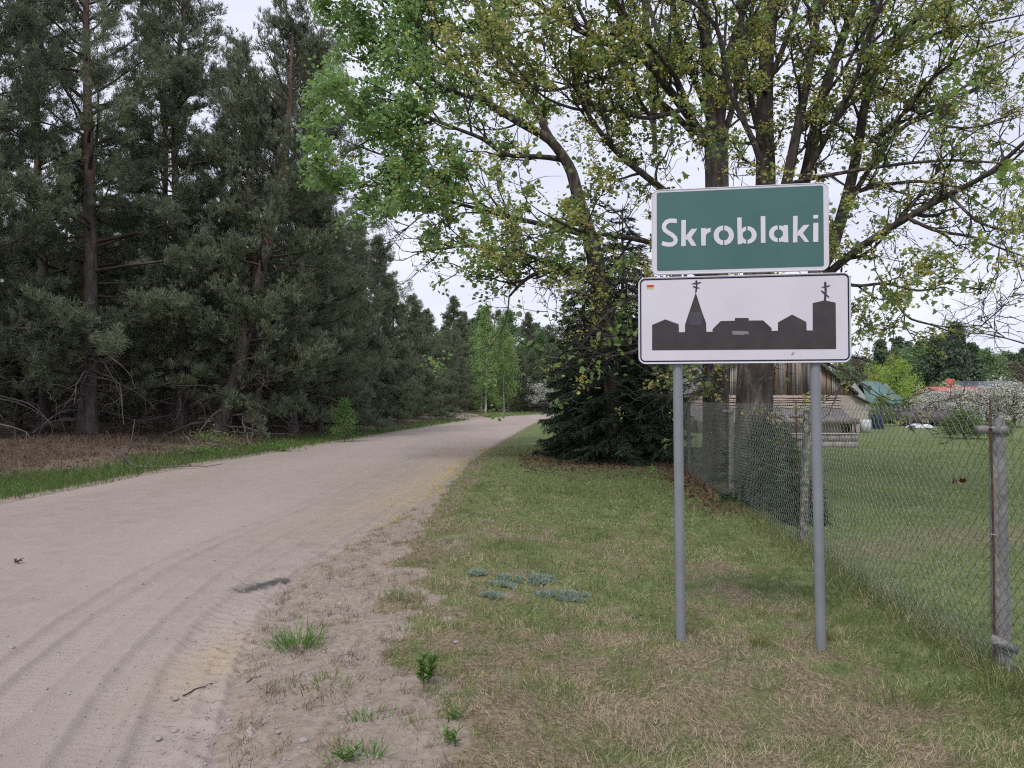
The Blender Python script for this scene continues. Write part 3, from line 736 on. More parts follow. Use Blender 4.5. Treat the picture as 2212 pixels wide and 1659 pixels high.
treeA = [
 ([(1547,1046,62),(1547,900,56),(1545,790,56),(1548,600,50),(1549,430,50),(1548,330,50),(1544,275,48)], dA),
 ([(1544,280,36),(1532,200,30),(1526,100,28),(1518,0,24),(1512,-160,18),(1500,-400,8)], dA, dA+.5),
 ([(1552,290,24),(1562,200,22),(1572,120,18),(1600,40,14),(1640,-60,10),(1680,-200,5)], dA, dA-1),
 ([(1540,330,20),(1504,272,20),(1450,200,18),(1391,122,16),(1300,91,13),(1210,45,10),(1150,0,8),(1080,-90,5)], dA, dA-2.2),
 ([(1500,290,14),(1440,230,14),(1380,195,13),(1330,150,12),(1290,90,10),(1250,20,8),(1220,-80,5)], dA, dA-.8),
 ([(1478,235,14),(1455,150,13),(1425,80,11),(1400,10,10),(1378,-80,6)], dA, dA+1.4),
 ([(1415,330,10),(1410,218,14),(1405,113,14),(1391,0,13),(1380,-120,8)], dA+2, dA+2.5),
 ([(1545,520,22),(1480,450,18),(1420,400,15),(1330,330,12),(1270,250,10),(1240,180,8),(1230,100,5)], dA, dA-2.6),
 ([(1546,620,20),(1470,560,16),(1400,520,13),(1330,510,10),(1250,500,8),(1190,470,5)], dA, dA-3.2),
 ([(1546,700,16),(1500,660,13),(1430,640,10),(1370,640,8),(1320,670,6),(1290,700,4)], dA, dA-3.4),
 ([(1546,740,13),(1480,720,10),(1420,730,8),(1370,760,6),(1320,770,4)], dA, dA-3.8),
 ([(1391,122,9),(1330,160,8),(1260,180,7),(1180,200,5),(1120,180,4)], dA-1, dA-3),
 ([(1546,790,10),(1530,830,7),(1500,850,5),(1480,880,3)], dA-.3, dA-2.6),
 ([(1540,270,16),(1500,170,14),(1465,80,12),(1450,-20,10),(1430,-140,6)], dA, dA-1.4),
 ([(1550,330,15),(1585,230,13),(1600,120,11),(1625,20,9),(1650,-90,6)], dA, dA+.8),
 ([(1500,265,12),(1460,160,11),(1370,60,10),(1310,-30,8),(1270,-120,5)], dA-.5, dA-2.6),
 ([(1391,122,11),(1350,60,10),(1320,-20,8),(1300,-120,5)], dA-1, dA-1.8),
 ([(1478,235,11),(1400,260,10),(1320,235,9),(1250,240,7),(1170,210,5),(1110,140,4)], dA-.6, dA-3),
 ([(1518,0,14),(1470,-60,12),(1400,-140,8),(1300,-220,5)], dA, dA-2),
]
oliveA = lambda W, g: np.full(len(W), .22)
maple('maple_tree', 'middle maple whose forked trunk rises behind the left half of the sign', treeA, 32,
      [('flowers', M['maple_olive'], LEAF_CUP, lambda W, g: oliveA(W, g)*np.where(W[:, 2] < 3.8, .22, .85), 12, .05, .05), ('leaves', M['maple_deep'], LEAF_CUP, lambda W, g: np.where(W[:, 2] < 3.8, .08, .15), 5, .09, .09)], .46, 1.35)
dB = 12.9
treeB = [
 ([(1628,1078,84),(1628,900,78),(1632,790,75),(1638,600,66),(1645,500,58),(1650,440,50)], dB),
 ([(1650,480,44),(1655,390,44),(1651,250,38),(1655,120,32),(1672,0,27),(1690,-200,16),(1700,-420,7)], dB, dB+.6),
 ([(1668,520,24),(1702,385,24),(1720,290,21),(1740,200,18),(1755,100,15),(1772,0,13),(1800,-180,6)], dB-.2, dB-.8),
 ([(1680,540,28),(1742,385,27),(1757,300,26),(1776,210,24),(1810,110,20),(1850,0,16),(1905,-170,7)], dB, dB+1),
 ([(1645,700,36),(1725,640,32),(1790,560,29),(1815,480,27),(1832,420,25),(1852,330,22),(1866,230,20),(1898,130,14),(1960,50,11),(2060,0,8),(2160,-60,4)], dB+.4, dB-.6),
 ([(1652,330,16),(1622,220,14),(1605,110,12),(1600,0,10),(1590,-140,6)], dB, dB-.9),
 ([(1650,200,13),(1690,110,12),(1720,20,10),(1745,-100,6)], dB, dB+.9),
 ([(1745,370,14),(1800,270,13),(1850,170,11),(1880,60,9),(1930,-60,6)], dB-.3, dB-1.6),
 ([(1815,470,13),(1880,360,11),(1940,280,10),(2020,230,8),(2110,170,6),(2190,120,4)], dB, dB+1.4),
 ([(1862,260,14),(1872,180,13),(1884,80,11),(1890,-20,9),(1900,-160,5)], dB, dB+1),
 ([(1700,690,22),(1790,588,19),(1870,525,17),(1960,470,15),(2050,420,13),(2140,375,11),(2230,290,8),(2330,240,4)], dB-.3, dB-3.4),
 ([(1690,400,9),(1752,385,9),(1860,366,8),(1960,352,7),(2060,345,6),(2160,352,4)], dB-.3, dB-2.6),
 ([(1650,420,13),(1640,330,14),(1600,250,12),(1572,181,12),(1553,60,10),(1500,5,8),(1440,-60,4)], dB-.4, dB-1.6),
 ([(1852,330,12),(1900,290,11),(1960,240,9),(2010,170,8),(2080,120,6),(2170,90,4)], dB-.4, dB-2),
 ([(1898,130,9),(1960,100,8),(2050,60,6),(2130,50,4),(2220,30,3)], dB, dB-2.4),
 ([(1832,420,10),(1900,400,8),(1980,390,7),(2060,400,5),(2130,450,3)], dB, dB-1.8),
 ([(1960,470,8),(2020,500,7),(2100,510,6),(2170,540,4),(2230,560,3)], dB-1.8, dB-2.8),
 ([(1790,600,8),(1850,620,7),(1910,610,6),(1980,630,5),(2040,620,3)], dB-1, dB-3.6),
 ([(2050,420,7),(2110,480,6),(2170,500,5),(2230,490,3)], dB-2.4, dB-3),
 ([(1700,690,10),(1745,745,9),(1790,790,7),(1830,800,6),(1860,830,4),(1880,850,3)], dB-1, dB-3.2),
 ([(1872,180,8),(1930,200,7),(2000,260,6),(2080,280,5),(2180,260,3)], dB-.2, dB-2.2),
 ([(1776,210,9),(1820,160,8),(1870,60,6),(1930,-20,4)], dB-.4, dB-1.4),
 ([(1900,600,5),(1960,690,5),(2010,700,4),(2060,720,3)], dB-1.6, dB-3.2),
 ([(1800,600,7),(1740,560,6),(1680,520,5),(1600,480,4),(1520,440,3)], dB-2, dB-3),
]
treeB_o = maple('maple_tree', 'nearest maple with the thickest trunk and a heavy bough reaching right', treeB, 33,
      [('flowers', M['maple_olive'], LEAF_CUP, lambda W, g: np.where(W[:, 2] < 2.6, .05, .15), 12, .042, .046), ('leaves', M['maple_deep'], LEAF_MAPLE, lambda W, g: np.where(W[:, 2] < 2.6, .07, .12), 5, .08, .08)], .40, 1.15)
# ------------------------------------------------------------------ the village sign
SIGN = json.loads('''{"letters":[[[[-0.0008,2.6442],[-0.0215,2.6489],[-0.0492,2.6498],[-0.0752,2.64],[-0.0923,2.6186],[-0.0967,2.5935],[-0.0864,2.569],[-0.0642,2.551],[-0.0411,2.5363],[-0.0266,2.5224],[-0.023,2.5129],[-0.0251,2.5062],[-0.0363,2.4991],[-0.0538,2.4983],[-0.0715,2.5017],[-0.091,2.5094],[-0.0997,2.4843],[-0.078,2.4759],[-0.0546,2.4715],[-0.0279,2.4734],[-0.0051,2.4884],[0.0032,2.5129],[-0.0054,2.5375],[-0.0256,2.5575],[-0.0497,2.573],[-0.0665,2.5859],[-0.0705,2.5958],[-0.0686,2.6063],[-0.0597,2.6177],[-0.0445,2.6232],[-0.0238,2.6222],[-0.0056,2.618]]],[[[0.025,2.6368],[0.0531,2.6373],[0.0508,2.4724],[0.0227,2.4723]],[[0.0532,2.539],[0.0876,2.5798],[0.1227,2.58],[0.0858,2.5263],[0.117,2.4728],[0.088,2.4712],[0.0602,2.5141],[0.0513,2.5128]]],[[[0.1445,2.5808],[0.175,2.5822],[0.1749,2.5754],[0.2038,2.5822],[0.2027,2.5561],[0.1859,2.5499],[0.1747,2.5362],[0.1734,2.472],[0.146,2.4718]]],[[[0.2788,2.471],[0.265,2.4732],[0.2519,2.4789],[0.2405,2.4876],[0.2313,2.499],[0.2249,2.5122],[0.2216,2.5266],[0.2217,2.5414],[0.2251,2.5555],[0.2317,2.5683],[0.241,2.579],[0.2526,2.5869],[0.2656,2.5917],[0.2795,2.5929],[0.2793,2.5632],[0.2728,2.5625],[0.2667,2.5601],[0.2613,2.556],[0.2569,2.5505],[0.2538,2.5439],[0.2522,2.5367],[0.2522,2.5291],[0.2537,2.5217],[0.2567,2.515],[0.261,2.5092],[0.2664,2.5047],[0.2725,2.5018],[0.279,2.5007]],[[0.2865,2.5926],[0.3004,2.5903],[0.3133,2.5846],[0.3247,2.5759],[0.3339,2.5645],[0.3402,2.5513],[0.3435,2.5369],[0.3434,2.5223],[0.34,2.5082],[0.3334,2.4954],[0.3242,2.4847],[0.3127,2.4768],[0.2996,2.472],[0.2858,2.4707],[0.286,2.5004],[0.2925,2.5011],[0.2986,2.5036],[0.304,2.5076],[0.3084,2.5131],[0.3115,2.5197],[0.3131,2.5269],[0.3131,2.5345],[0.3116,2.5418],[0.3086,2.5486],[0.3043,2.5544],[0.2989,2.5589],[0.2929,2.5618],[0.2864,2.5629]]],[[[0.364,2.6396],[0.3905,2.6396],[0.3911,2.5673],[0.4041,2.5783],[0.4181,2.5819],[0.4179,2.557],[0.4009,2.5473],[0.3948,2.5298],[0.4007,2.5099],[0.4175,2.4979],[0.4174,2.4746],[0.4034,2.4776],[0.3955,2.4831],[0.3905,2.4739],[0.3665,2.4722]],[[0.426,2.5831],[0.4391,2.5811],[0.4514,2.5759],[0.4622,2.5681],[0.4709,2.558],[0.4769,2.5461],[0.48,2.5333],[0.4799,2.5202],[0.4766,2.5076],[0.4704,2.4962],[0.4617,2.4867],[0.4508,2.4797],[0.4384,2.4754],[0.4253,2.4743],[0.4255,2.4987],[0.4314,2.4993],[0.4371,2.5017],[0.442,2.5056],[0.446,2.5109],[0.4489,2.5172],[0.4503,2.5242],[0.4504,2.5314],[0.449,2.5385],[0.4463,2.545],[0.4423,2.5506],[0.4374,2.5549],[0.4318,2.5577],[0.4259,2.5588]]],[[[0.5049,2.6428],[0.5321,2.6427],[0.5324,2.4758],[0.5047,2.4762]]],[[[0.6043,2.478],[0.592,2.4799],[0.5804,2.4847],[0.5702,2.4921],[0.562,2.5017],[0.5563,2.5129],[0.5534,2.5251],[0.5534,2.5375],[0.5565,2.5495],[0.5624,2.5603],[0.5707,2.5693],[0.581,2.576],[0.5927,2.5799],[0.6051,2.581],[0.6049,2.5562],[0.5996,2.5557],[0.5946,2.5536],[0.5902,2.55],[0.5866,2.5453],[0.5841,2.5397],[0.5828,2.5335],[0.5827,2.527],[0.584,2.5207],[0.5864,2.5149],[0.5899,2.5099],[0.5943,2.5061],[0.5992,2.5036],[0.6045,2.5027]],[[0.6139,2.5806],[0.6286,2.578],[0.6394,2.5735],[0.6409,2.5822],[0.6654,2.5812],[0.6671,2.4748],[0.6426,2.4756],[0.6328,2.4811],[0.6122,2.4782],[0.6124,2.4998],[0.6232,2.5046],[0.6331,2.5161],[0.6371,2.5298],[0.6323,2.5454],[0.6235,2.5535],[0.6138,2.5569]]],[[[0.6961,2.6361],[0.723,2.636],[0.7198,2.4729],[0.6939,2.4728]],[[0.7227,2.5395],[0.7566,2.5777],[0.7921,2.5789],[0.7528,2.5282],[0.7888,2.4731],[0.7645,2.4724],[0.7318,2.5161],[0.7206,2.5129]]],[[[0.814,2.5888],[0.843,2.5887],[0.842,2.4713],[0.8121,2.4723]],[[0.8144,2.6364],[0.8434,2.6378],[0.8418,2.6159],[0.8142,2.6154]]]],"sil":[[-0.1595,1.8194],[-0.1588,1.9801],[-0.0765,2.0133],[0.0051,1.9812],[0.0067,1.9309],[0.044,1.9316],[0.0442,1.978],[0.0713,2.0603],[0.1109,2.1784],[0.1473,2.0588],[0.1734,1.9854],[0.1737,1.9316],[0.2112,1.931],[0.2125,1.9481],[0.2605,1.9966],[0.3471,1.9976],[0.3472,2.0146],[0.429,2.0131],[0.4289,1.9974],[0.515,1.9965],[0.5638,1.9488],[0.5655,1.9307],[0.6019,1.9314],[0.6029,1.9831],[0.6866,2.0296],[0.769,1.9822],[0.7698,1.9307],[0.8057,1.9301],[0.8065,2.0974],[0.8759,2.1127],[0.9395,2.0971],[0.9399,1.8153]],"cross":[[[[0.1082,2.2516],[0.1156,2.2565],[0.1212,2.25],[0.121,2.2246],[0.1171,2.1833],[0.1096,2.1765],[0.1072,2.1836],[0.1124,2.2248]],[[0.0821,2.2338],[0.1149,2.2413],[0.147,2.2423],[0.1359,2.235],[0.1081,2.23]],[[0.0925,2.2202],[0.1154,2.2152],[0.1357,2.2058],[0.1172,2.2037],[0.0956,2.2125]]],[[[0.8733,2.2211],[0.8798,2.229],[0.8874,2.2207],[0.8893,2.1743],[0.8841,2.1106],[0.8718,2.1109],[0.8764,2.1684]],[[0.8578,2.1948],[0.8813,2.2005],[0.9106,2.2047],[0.9018,2.1956],[0.8783,2.1919],[0.8625,2.1904]],[[0.8547,2.1751],[0.8722,2.1666],[0.9059,2.1299],[0.8954,2.1314],[0.8692,2.1543],[0.8564,2.1676]]]],"patch":[[[0.0731,2.0551],[0.1442,2.0544],[0.1485,2.0461],[0.1494,1.9826],[0.1438,1.9751],[0.0728,1.9763],[0.0685,1.984],[0.0694,2.0476]],[[0.3272,1.9293],[0.3364,1.9342],[0.4242,1.9309],[0.4302,1.9233],[0.4283,1.912],[0.4029,1.9112],[0.3908,1.9063],[0.3726,1.911],[0.3362,1.9109],[0.3302,1.9185]]],"flag":[[[-0.1906,2.2337],[-0.1478,2.2333],[-0.1478,2.2179],[-0.1907,2.2183]],[[-0.1907,2.217],[-0.1478,2.2166],[-0.1479,2.2082],[-0.1907,2.2086]]]}''')
sg = empty('village_sign', (1.049, 4.865, 0), math.atan2(-.16695, .98597))
tag(sg, 'green and white village name sign on two grey poles with a town silhouette board below', 'road sign')
zs = float(surf_z(1.4, 4.8))
def pole(x, ztop, lean, name='pole'):
    mb = MB(); k = 20; zz = [-.1, .5, 1.2, ztop-.02, ztop]; P = np.array([[x+lean*(1.72-z), 0, z] for z in zz]); mb.tubes([(P, np.array([.0305]*5))], k)
    o = mb.build(name, M['pole'], sg, True)
    c = MB(); a = np.arange(k)*2*np.pi/k
    q = np.array([[x+lean*(1.72-ztop)+.0315*math.cos(t), .0315*math.sin(t), ztop+.004] for t in a]); q2 = q-np.array([0, 0, .02])
    c.add(np.concatenate([q, q2]), [list(range(k))]); c.add(np.concatenate([q, q2]), [[i, (i+1) % k, k+(i+1) % k, k+i] for i in range(k)])
    c.build('pole_cap', M['metal_back'], o)
    return o
pole(0.0, 2.70, .006); pole(.8266, 2.70, .012)
def rrect(x0, z0, x1, z1, r, k=6):
    P = []
    for cx, cz, a0 in ((x1-r, z1-r, 0), (x0+r, z1-r, 90), (x0+r, z0+r, 180), (x1-r, z0+r, 270)):
        for i in range(k+1): a = R(a0+90*i/k); P.append((cx+r*math.cos(a), cz+r*math.sin(a)))
    return P
def slab(name, poly, y0, y1, mat, parent):
    "flat outline in the sign's plane with thickness from y0 (front) to y1"
    n = len(poly); F_ = [(p[0], y0, p[1]) for p in poly]; B = [(p[0], y1, p[1]) for p in poly]
    t = tessellate_polygon([[Vector((p[0], p[1], 0)) for p in poly]])
    mb = MB(); V = np.array(F_+B); tri = []
    for a, b, c in t:
        nn = (poly[b][0]-poly[a][0])*(poly[c][1]-poly[a][1])-(poly[b][1]-poly[a][1])*(poly[c][0]-poly[a][0])
        if nn < 0: b, c = c, b
        tri.append((a, b, c)); tri.append((a+n, c+n, b+n))
    mb.add(V, tri); mb.add(V, [(i, (i+1) % n, n+(i+1) % n, n+i) for i in range(n)])
    return mb.build(name, mat, parent)
def frame(name, outer, inner, y0, y1, mat, parent):
    n = len(outer); V = [(p[0], y0, p[1]) for p in outer]+[(p[0], y0, p[1]) for p in inner]+[(p[0], y1, p[1]) for p in outer]+[(p[0], y1, p[1]) for p in inner]
    mb = MB(); mb.add(V, [f for i in range(n) for j in [(i+1) % n] for f in ((i, j, n+j, n+i), (i, 2*n+i, 2*n+j, j), (n+i, n+j, 3*n+j, 3*n+i))])
    return mb.build(name, mat, parent)
# upper plate
yf = -.045
up = slab('name_plate', rrect(-.158, 2.298, .903, 2.834, .042), yf, yf+.014, M['sign_white'], sg)
frame('rolled_edge', rrect(-.1595, 2.2965, .9045, 2.8355, .043), rrect(-.154, 2.302, .899, 2.830, .039), yf-.002, yf+.02, M['sign_white'], up)
slab('green_field', rrect(-.127, 2.3205, .8738, 2.818, .012), yf-.0012, yf-.0002, M['sign_green'], up)
for i, polys in enumerate(SIGN['letters']):
    for p in polys:
        o = slab('letter', p, yf-.0026-.00005*i, yf-.0014, M['letter'], up)
lo = slab('silhouette_plate', rrect(-.243, 1.734, 1.0262, 2.279, .045), yf, yf+.014, M['sign_white'], sg)
frame('rolled_edge', rrect(-.2445, 1.7325, 1.0277, 2.2805, .046), rrect(-.239, 1.738, 1.0222, 2.275, .042), yf-.002, yf+.02, M['sign_white'], lo)
frame('navy_line', rrect(-.2335, 1.7455, 1.0175, 2.2715, .030), rrect(-.2255, 1.7535, 1.0095, 2.2635, .023), yf-.0016, yf-.0002, M['sign_navy'], lo)
slab('town_silhouette', SIGN['sil'], yf-.0016, yf-.0002, M['sign_brown'], lo)
for c in SIGN['cross']:
    for i, p in enumerate(c): slab('cross_bar', p, yf-.0018-.0004*i, yf-.0002, M['sign_brown'], lo)
slab('tape_patch', SIGN['patch'][0], yf-.0026, yf-.0018, M['patch_blue'], lo)
slab('tape_patch', SIGN['patch'][1], yf-.0026, yf-.0018, M['patch_grey'], lo)
slab('flag_sticker', rrect(-.1935, 2.2055, -.1450, 2.2360, .002), yf-.0012, yf-.0002, M['letter'], lo)
slab('red_stripe', SIGN['flag'][0], yf-.002, yf-.0014, M['sticker_red'], lo)
slab('yellow_stripe', SIGN['flag'][1], yf-.002, yf-.0014, M['sticker_yellow'], lo)
# clamps and stiffening rails on the back
for z in (1.84, 2.17, 2.40, 2.73):
    mb = MB(); mb.box((.39, yf+.024, z), (1.0 if z > 2.28 else 1.18, .018, .03)); mb.build('back_rail', M['metal_back'], sg)
    for x in (0., .8266):
        mb = MB(); a = np.linspace(-.3, math.pi+.3, 12)
        mb.tubes([(np.array([[x+.035*math.cos(t), .035*math.sin(t), z] for t in a]), np.full(12, .005))], 6); mb.build('clamp', M['metal_back'], sg)
mb = MB(); V, Fc = LEAF_SM; mb.tubes([(np.array([[.68, yf-.003, 1.785], [.687, yf-.006, 1.793], [.694, yf-.003, 1.80]]), np.array([.002, .004, .002]))], 6)
mb.build('scratched_dent', M['metal_back'], lo)

# ------------------------------------------------------------------ chain link fence
fn = empty('chain_link_fence', (2.82, 4.46, 0)); tag(fn, 'chain link fence on concrete posts running away from the right edge of the photo', 'fence')
O = np.array([2.82, 4.46, 0])
post_y = [1.0, 4.46, 8.25, 11.9, 16.4, 20.6]
mb = MB(); p_ = .042; hgt = 1.47
ys = np.arange(.6, 20.6, p_*.997); nseg = int(hgt/p_); paths = []
mb2 = []
for i, y in enumerate(ys):
    x0 = float(fence_x(y)); x1 = float(fence_x(y+p_)); z0 = float(surf_z(x0, y))+.015
    k = np.arange(nseg*2+1); fz = z0+(hgt-z0)*k/(nseg*2)
    ph = (k % 4)/2.  # triangle wave through quarter points
    tri = np.where(ph <= 1, ph, 2-ph) if i % 2 == 0 else 1-np.where(ph <= 1, ph, 2-ph)
    tri = tri*1.10-.05
    side = np.where((k % 4 == 1), .004, np.where(k % 4 == 3, -.004, 0))
    bow = .03*math.sin(y*1.7)*np.sin(np.pi*k/(nseg*2))+.004*np.sin(y*3+k*.12)
    P = np.stack([x0+(x1-x0)*tri+side+bow, y+p_*tri, fz], 1)-O
    r = np.full(len(P), .0021)
    if y < 12: paths.append((P, r))
    else: paths.append((P[::2] if i % 2 == 0 else P[::2], r[::2]))
mb.tubes(paths, 3); mb.build('wire_mesh', M['wire'], fn, False, 'stuff')
for z in (1.415, .72, .10):
    P = np.array([[float(fence_x(y))+.012, y, z+.012*math.sin(y*1.3)] for y in np.arange(.6, 20.6, .3)])-O
    mb = MB(); mb.tubes([(P, np.full(len(P), .0019))], 4); mb.build('tension_wire', M['wire'], fn)
for i, y in enumerate(post_y):
    x = float(fence_x(y))+.06; top = 1.40; zb = float(surf_z(x, y))
    mb = MB(); rng = np.random.default_rng(i); rows = 9; V = []
    ln = [.012, .012, -.05, .0, .02, 0][i]
    for r_ in range(rows):
        z = zb-.2+(top-zb+.2)*r_/(rows-1); w = .040-.008*r_/(rows-1)+rng.uniform(-.0015, .0015); cx = x+ln*(z-.0)/1.4*-1; c_ = .007
        for sx, sy in ((-1,-1),(1,-1),(1,1),(-1,1)):
            V += [(cx+sx*w, y+sy*(w-c_), z), (cx+sx*(w-c_), y+sy*w, z)] if sx*sy > 0 else [(cx+sx*(w-c_), y+sy*w, z), (cx+sx*w, y+sy*(w-c_), z)]
    V = np.array(V)-O; F_ = [(a*8+j, a*8+(j+1) % 8, (a+1)*8+(j+1) % 8, (a+1)*8+j) for a in range(rows-1) for j in range(8)]
    mb.add(V, F_); mb.add(V, [tuple(range((rows-1)*8, rows*8))])
    po = mb.build('post', M['lichen'] if i in (2,) else M['concrete'], fn)
    if i == 2: po['label'] = 'leaning fence post blotched with lichen'
    if i < 4:
        b = MB(); b.box((x-.045-O[0], y-.005-O[1], 1.335), (.15, .095, .042)); b.build('bracket', M['concrete'] if i != 2 else M['lichen'], po)
        b = MB(); rx = x-.085; b.tubes([(np.array([[rx, y-.07, -.02], [rx+.004, y-.068, .7], [rx-.006, y-.07, 1.50]])-O, np.array([.0055, .0055, .005]))], 6); b.build('steel_rod', M['rust'], po)
        for z in (1.345, .74, .13):
            b = MB(); a = np.linspace(0, 2*np.pi, 9); b.tubes([(np.array([[rx+.012*math.cos(t), y-.07+.016*math.sin(t), z+.003*math.sin(t*2)] for t in a])-O, np.full(9, .0028))], 4); b.build('wire_tie', M['metal_back'], po)
    if i == 1:
        b = MB(); c, s = math.cos(R(24)), math.sin(R(24)); Mx = [[c,0,s],[0,1,0],[-s,0,c]]
        b.box((x-.03-O[0], y-.075-O[1], .12), (.17, .006, .05), Mx); b.build('bracket', M['concrete'], po)
# withered leaf stuck in the mesh
y_ = 5.05; d_ = (2071-1106)/F_PX; yy = 4.95
for q in np.linspace(4.2, 8, 400):
    if abs(float(fence_x(q))/q-d_) < .002: yy = q; break
lp = at(2071, 1042, yy); mb = MB(); rng = np.random.default_rng(3)
mb.stamp(LEAF_MAPLE[0], LEAF_MAPLE[1], rng.normal(size=(4, 3))*.012, rots(rng, 4), np.array([.05, .045, .04, .04]))
o = mb.build('withered_leaf', M['deadleaf']); o.location = tuple(lp-[.012, 0, 0]); tag(o, 'crumpled dark brown leaf caught in the wire mesh left of the near fence post', 'dead leaf')

# ------------------------------------------------------------------ barn
def boxo(name, mat, parent, c, s, M_=None): mb = MB(); mb.box(c, s, M_); return mb.build(name, mat, parent)
BY = 38.; S = BY/F_PX
def bx(px): return (px-1106)*S
def bz(py): return EYE+(866-py)*S
barn = empty('wooden_barn', (bx(1670), BY, 0)); tag(barn, 'old wooden barn with plank gable above log wall, seen under the sign', 'barn')
bo = np.array([bx(1670), BY, 0]); rng = np.random.default_rng(8)
gl, gr, apx = bx(1498)-bo[0], bx(1843)-bo[0], 0.
gz0 = bz(853); slope = .80; apz = bz(846)+(gr)*slope
x = gl; i = 0; pm = ['plank', 'plank_dark', 'plank', 'plank_dark', 'plank_warm', 'plank_pale']
while x < gr-.1:
    w = rng.uniform(.19, .27) if rng.random() > .25 else rng.uniform(.08, .12)
    c = x+w/2; zt = apz-abs(c)*slope-.05
    mt = M['plank_pale'] if w < .13 else M[pm[rng.integers(0, 5)]]
    if c > 2.1 and w > .13: mt = M['plank_warm'] if rng.random() < .75 else M['plank']
    if zt > gz0+.1:
        mb = MB(); x0, x1 = x+.012, x+w-.012; y0 = -.03+rng.uniform(-.012, .012)-(.03 if w < .13 else 0)
        za, zb_ = apz-abs(x0)*slope-.05, apz-abs(x1)*slope-.05
        V = [(x0,y0,gz0),(x1,y0,gz0),(x1,y0,zb_),(x0,y0,za),(x0,y0+.03,gz0),(x1,y0+.03,gz0),(x1,y0+.03,zb_),(x0,y0+.03,za)]
        mb.add(V, [(0,1,2,3),(5,4,7,6),(0,4,5,1),(1,5,6,2),(2,6,7,3),(3,7,4,0)]); mb.build('plank', mt, barn)
    x += w
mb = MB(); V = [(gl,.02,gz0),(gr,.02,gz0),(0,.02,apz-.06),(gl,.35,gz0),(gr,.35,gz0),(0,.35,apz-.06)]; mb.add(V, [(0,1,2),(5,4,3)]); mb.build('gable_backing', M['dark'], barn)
z = bz(853.5); k = 0
zbot = bz(884)
while z > zbot+.05:
    h = rng.uniform(.10, .15); mb = MB(); n = 24
    xs = np.linspace(gl-.15, bx(1816)-bo[0], n); top = z-.008+.018*np.sin(xs*2.3+k*2)+rng.normal(size=n)*.008; bot = z-h+.012+.018*np.sin(xs*2.1+k*2+1)+rng.normal(size=n)*.01
    V = [(a, -.07, b) for a, b in zip(xs, bot)]+[(a, -.02, b) for a, b in zip(xs, top)]+[(a, .05, b) for a, b in zip(xs, top)]
    mb.add(V, [(j, j+1, n+j+1, n+j) for j in range(n-1)]+[(n+j, n+j+1, 2*n+j+1, 2*n+j) for j in range(n-1)]); mb.build('wall_board', M['log'], barn); z -= h; k += 1
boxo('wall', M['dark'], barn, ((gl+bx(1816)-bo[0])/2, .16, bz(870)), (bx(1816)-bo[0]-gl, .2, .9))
# lean-to roof over the lower wall, its planks laid lengthwise
nr = 5
for j in range(nr):
    t0, t1 = j/nr, (j+1.08)/nr; y0, y1 = -.25-1.5*t0, -.25-1.5*t1; z0_, z1_ = bz(883)-(bz(883)-bz(905))*t0, bz(883)-(bz(883)-bz(905))*t1
    mb = MB(); xa, xb = gl-.4, bx(1812)-bo[0]
    V = [(xa,y0,z0_),(xb,y0,z0_),(xb,y1,z1_),(xa,y1,z1_),(xa,y0,z0_-.03),(xb,y0,z0_-.03),(xb,y1,z1_-.05),(xa,y1,z1_-.05)]
    mb.add(np.array(V)+[0, 0, -.012*(j % 2)], [(0,3,2,1),(4,5,6,7),(3,7,6,2),(0,4,7,3),(1,2,6,5)]); mb.build('lean_to_board', M['roof_old'], barn)
boxo('fascia_board', M['plank'], barn, ((gl+bx(1812)-bo[0])/2, -1.78, bz(913)+.12), (bx(1812)-bo[0]-gl+.4, .05, .28))
boxo('plinth_wall', M['plaster'], barn, ((gl+bx(1797)-bo[0])/2, -1.1, .25), (bx(1797)-bo[0]-gl, .3, .62))
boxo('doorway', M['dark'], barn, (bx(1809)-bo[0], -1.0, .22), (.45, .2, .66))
for px in (1799, 1810, 1821): boxo('door_post', M['plank_dark'], barn, (bx(px)-bo[0], -1.28, .25), (.09, .09, .72))
# plastered end with its own lower roof edge
xa, xb = bx(1812)-bo[0], bx(1871)-bo[0]
mb = MB(); V = [(xa,.0,-.3),(xb,.0,-.3),(xb,.0,bz(870)),(bx(1845)-bo[0],.0,bz(853)),(xa,.0,bz(853)),(xa,.4,-.3),(xb,.4,-.3),(xb,.4,bz(870)),(bx(1845)-bo[0],.4,bz(853)),(xa,.4,bz(853))]
mb.add(V, [(0,1,2,3,4)]); mb.add(V, [(1,6,7,2),(2,7,8,3),(0,4,9,5)]); mb.build('plaster_wall', M['plaster2'], barn)
def roofslab(name, p0, p1, depth, th, mat, parent, y0=-.35):
    (x0, z0_), (x1, z1_) = p0, p1; mb = MB()
    V = [(x0,y0,z0_),(x1,y0,z1_),(x1,depth,z1_),(x0,depth,z0_),(x0,y0,z0_-th),(x1,y0,z1_-th),(x1,depth,z1_-th),(x0,depth,z0_-th)]
    mb.add(V, [(0,1,2,3),(4,7,6,5),(0,4,5,1),(3,2,6,7),(1,5,6,2),(0,3,7,4)]); return mb.build(name, mat, parent)
rf = roofslab('roof', (0, apz+.08), (gr+.12, apz+.06-(gr+.12)*slope), 9, .13, M['plank_dark'], barn)
roofslab('roof', (gl-.35, apz+.06-(-gl+.35)*slope), (0, apz+.08), 9, .13, M['roof_old'], barn)
roofslab('eave_extension', (gr-.05, bz(851)), (xb+.08, bz(869)), 9, .07, M['plank_dark'], barn, -.25)
boxo('side_wall', M['log'], barn, (gr-.1, 4.5, .9), (.2, 8.9, 2.2))
boxo('side_wall', M['log'], barn, (gl+.1, 4.5, .9), (.2, 8.9, 2.2))
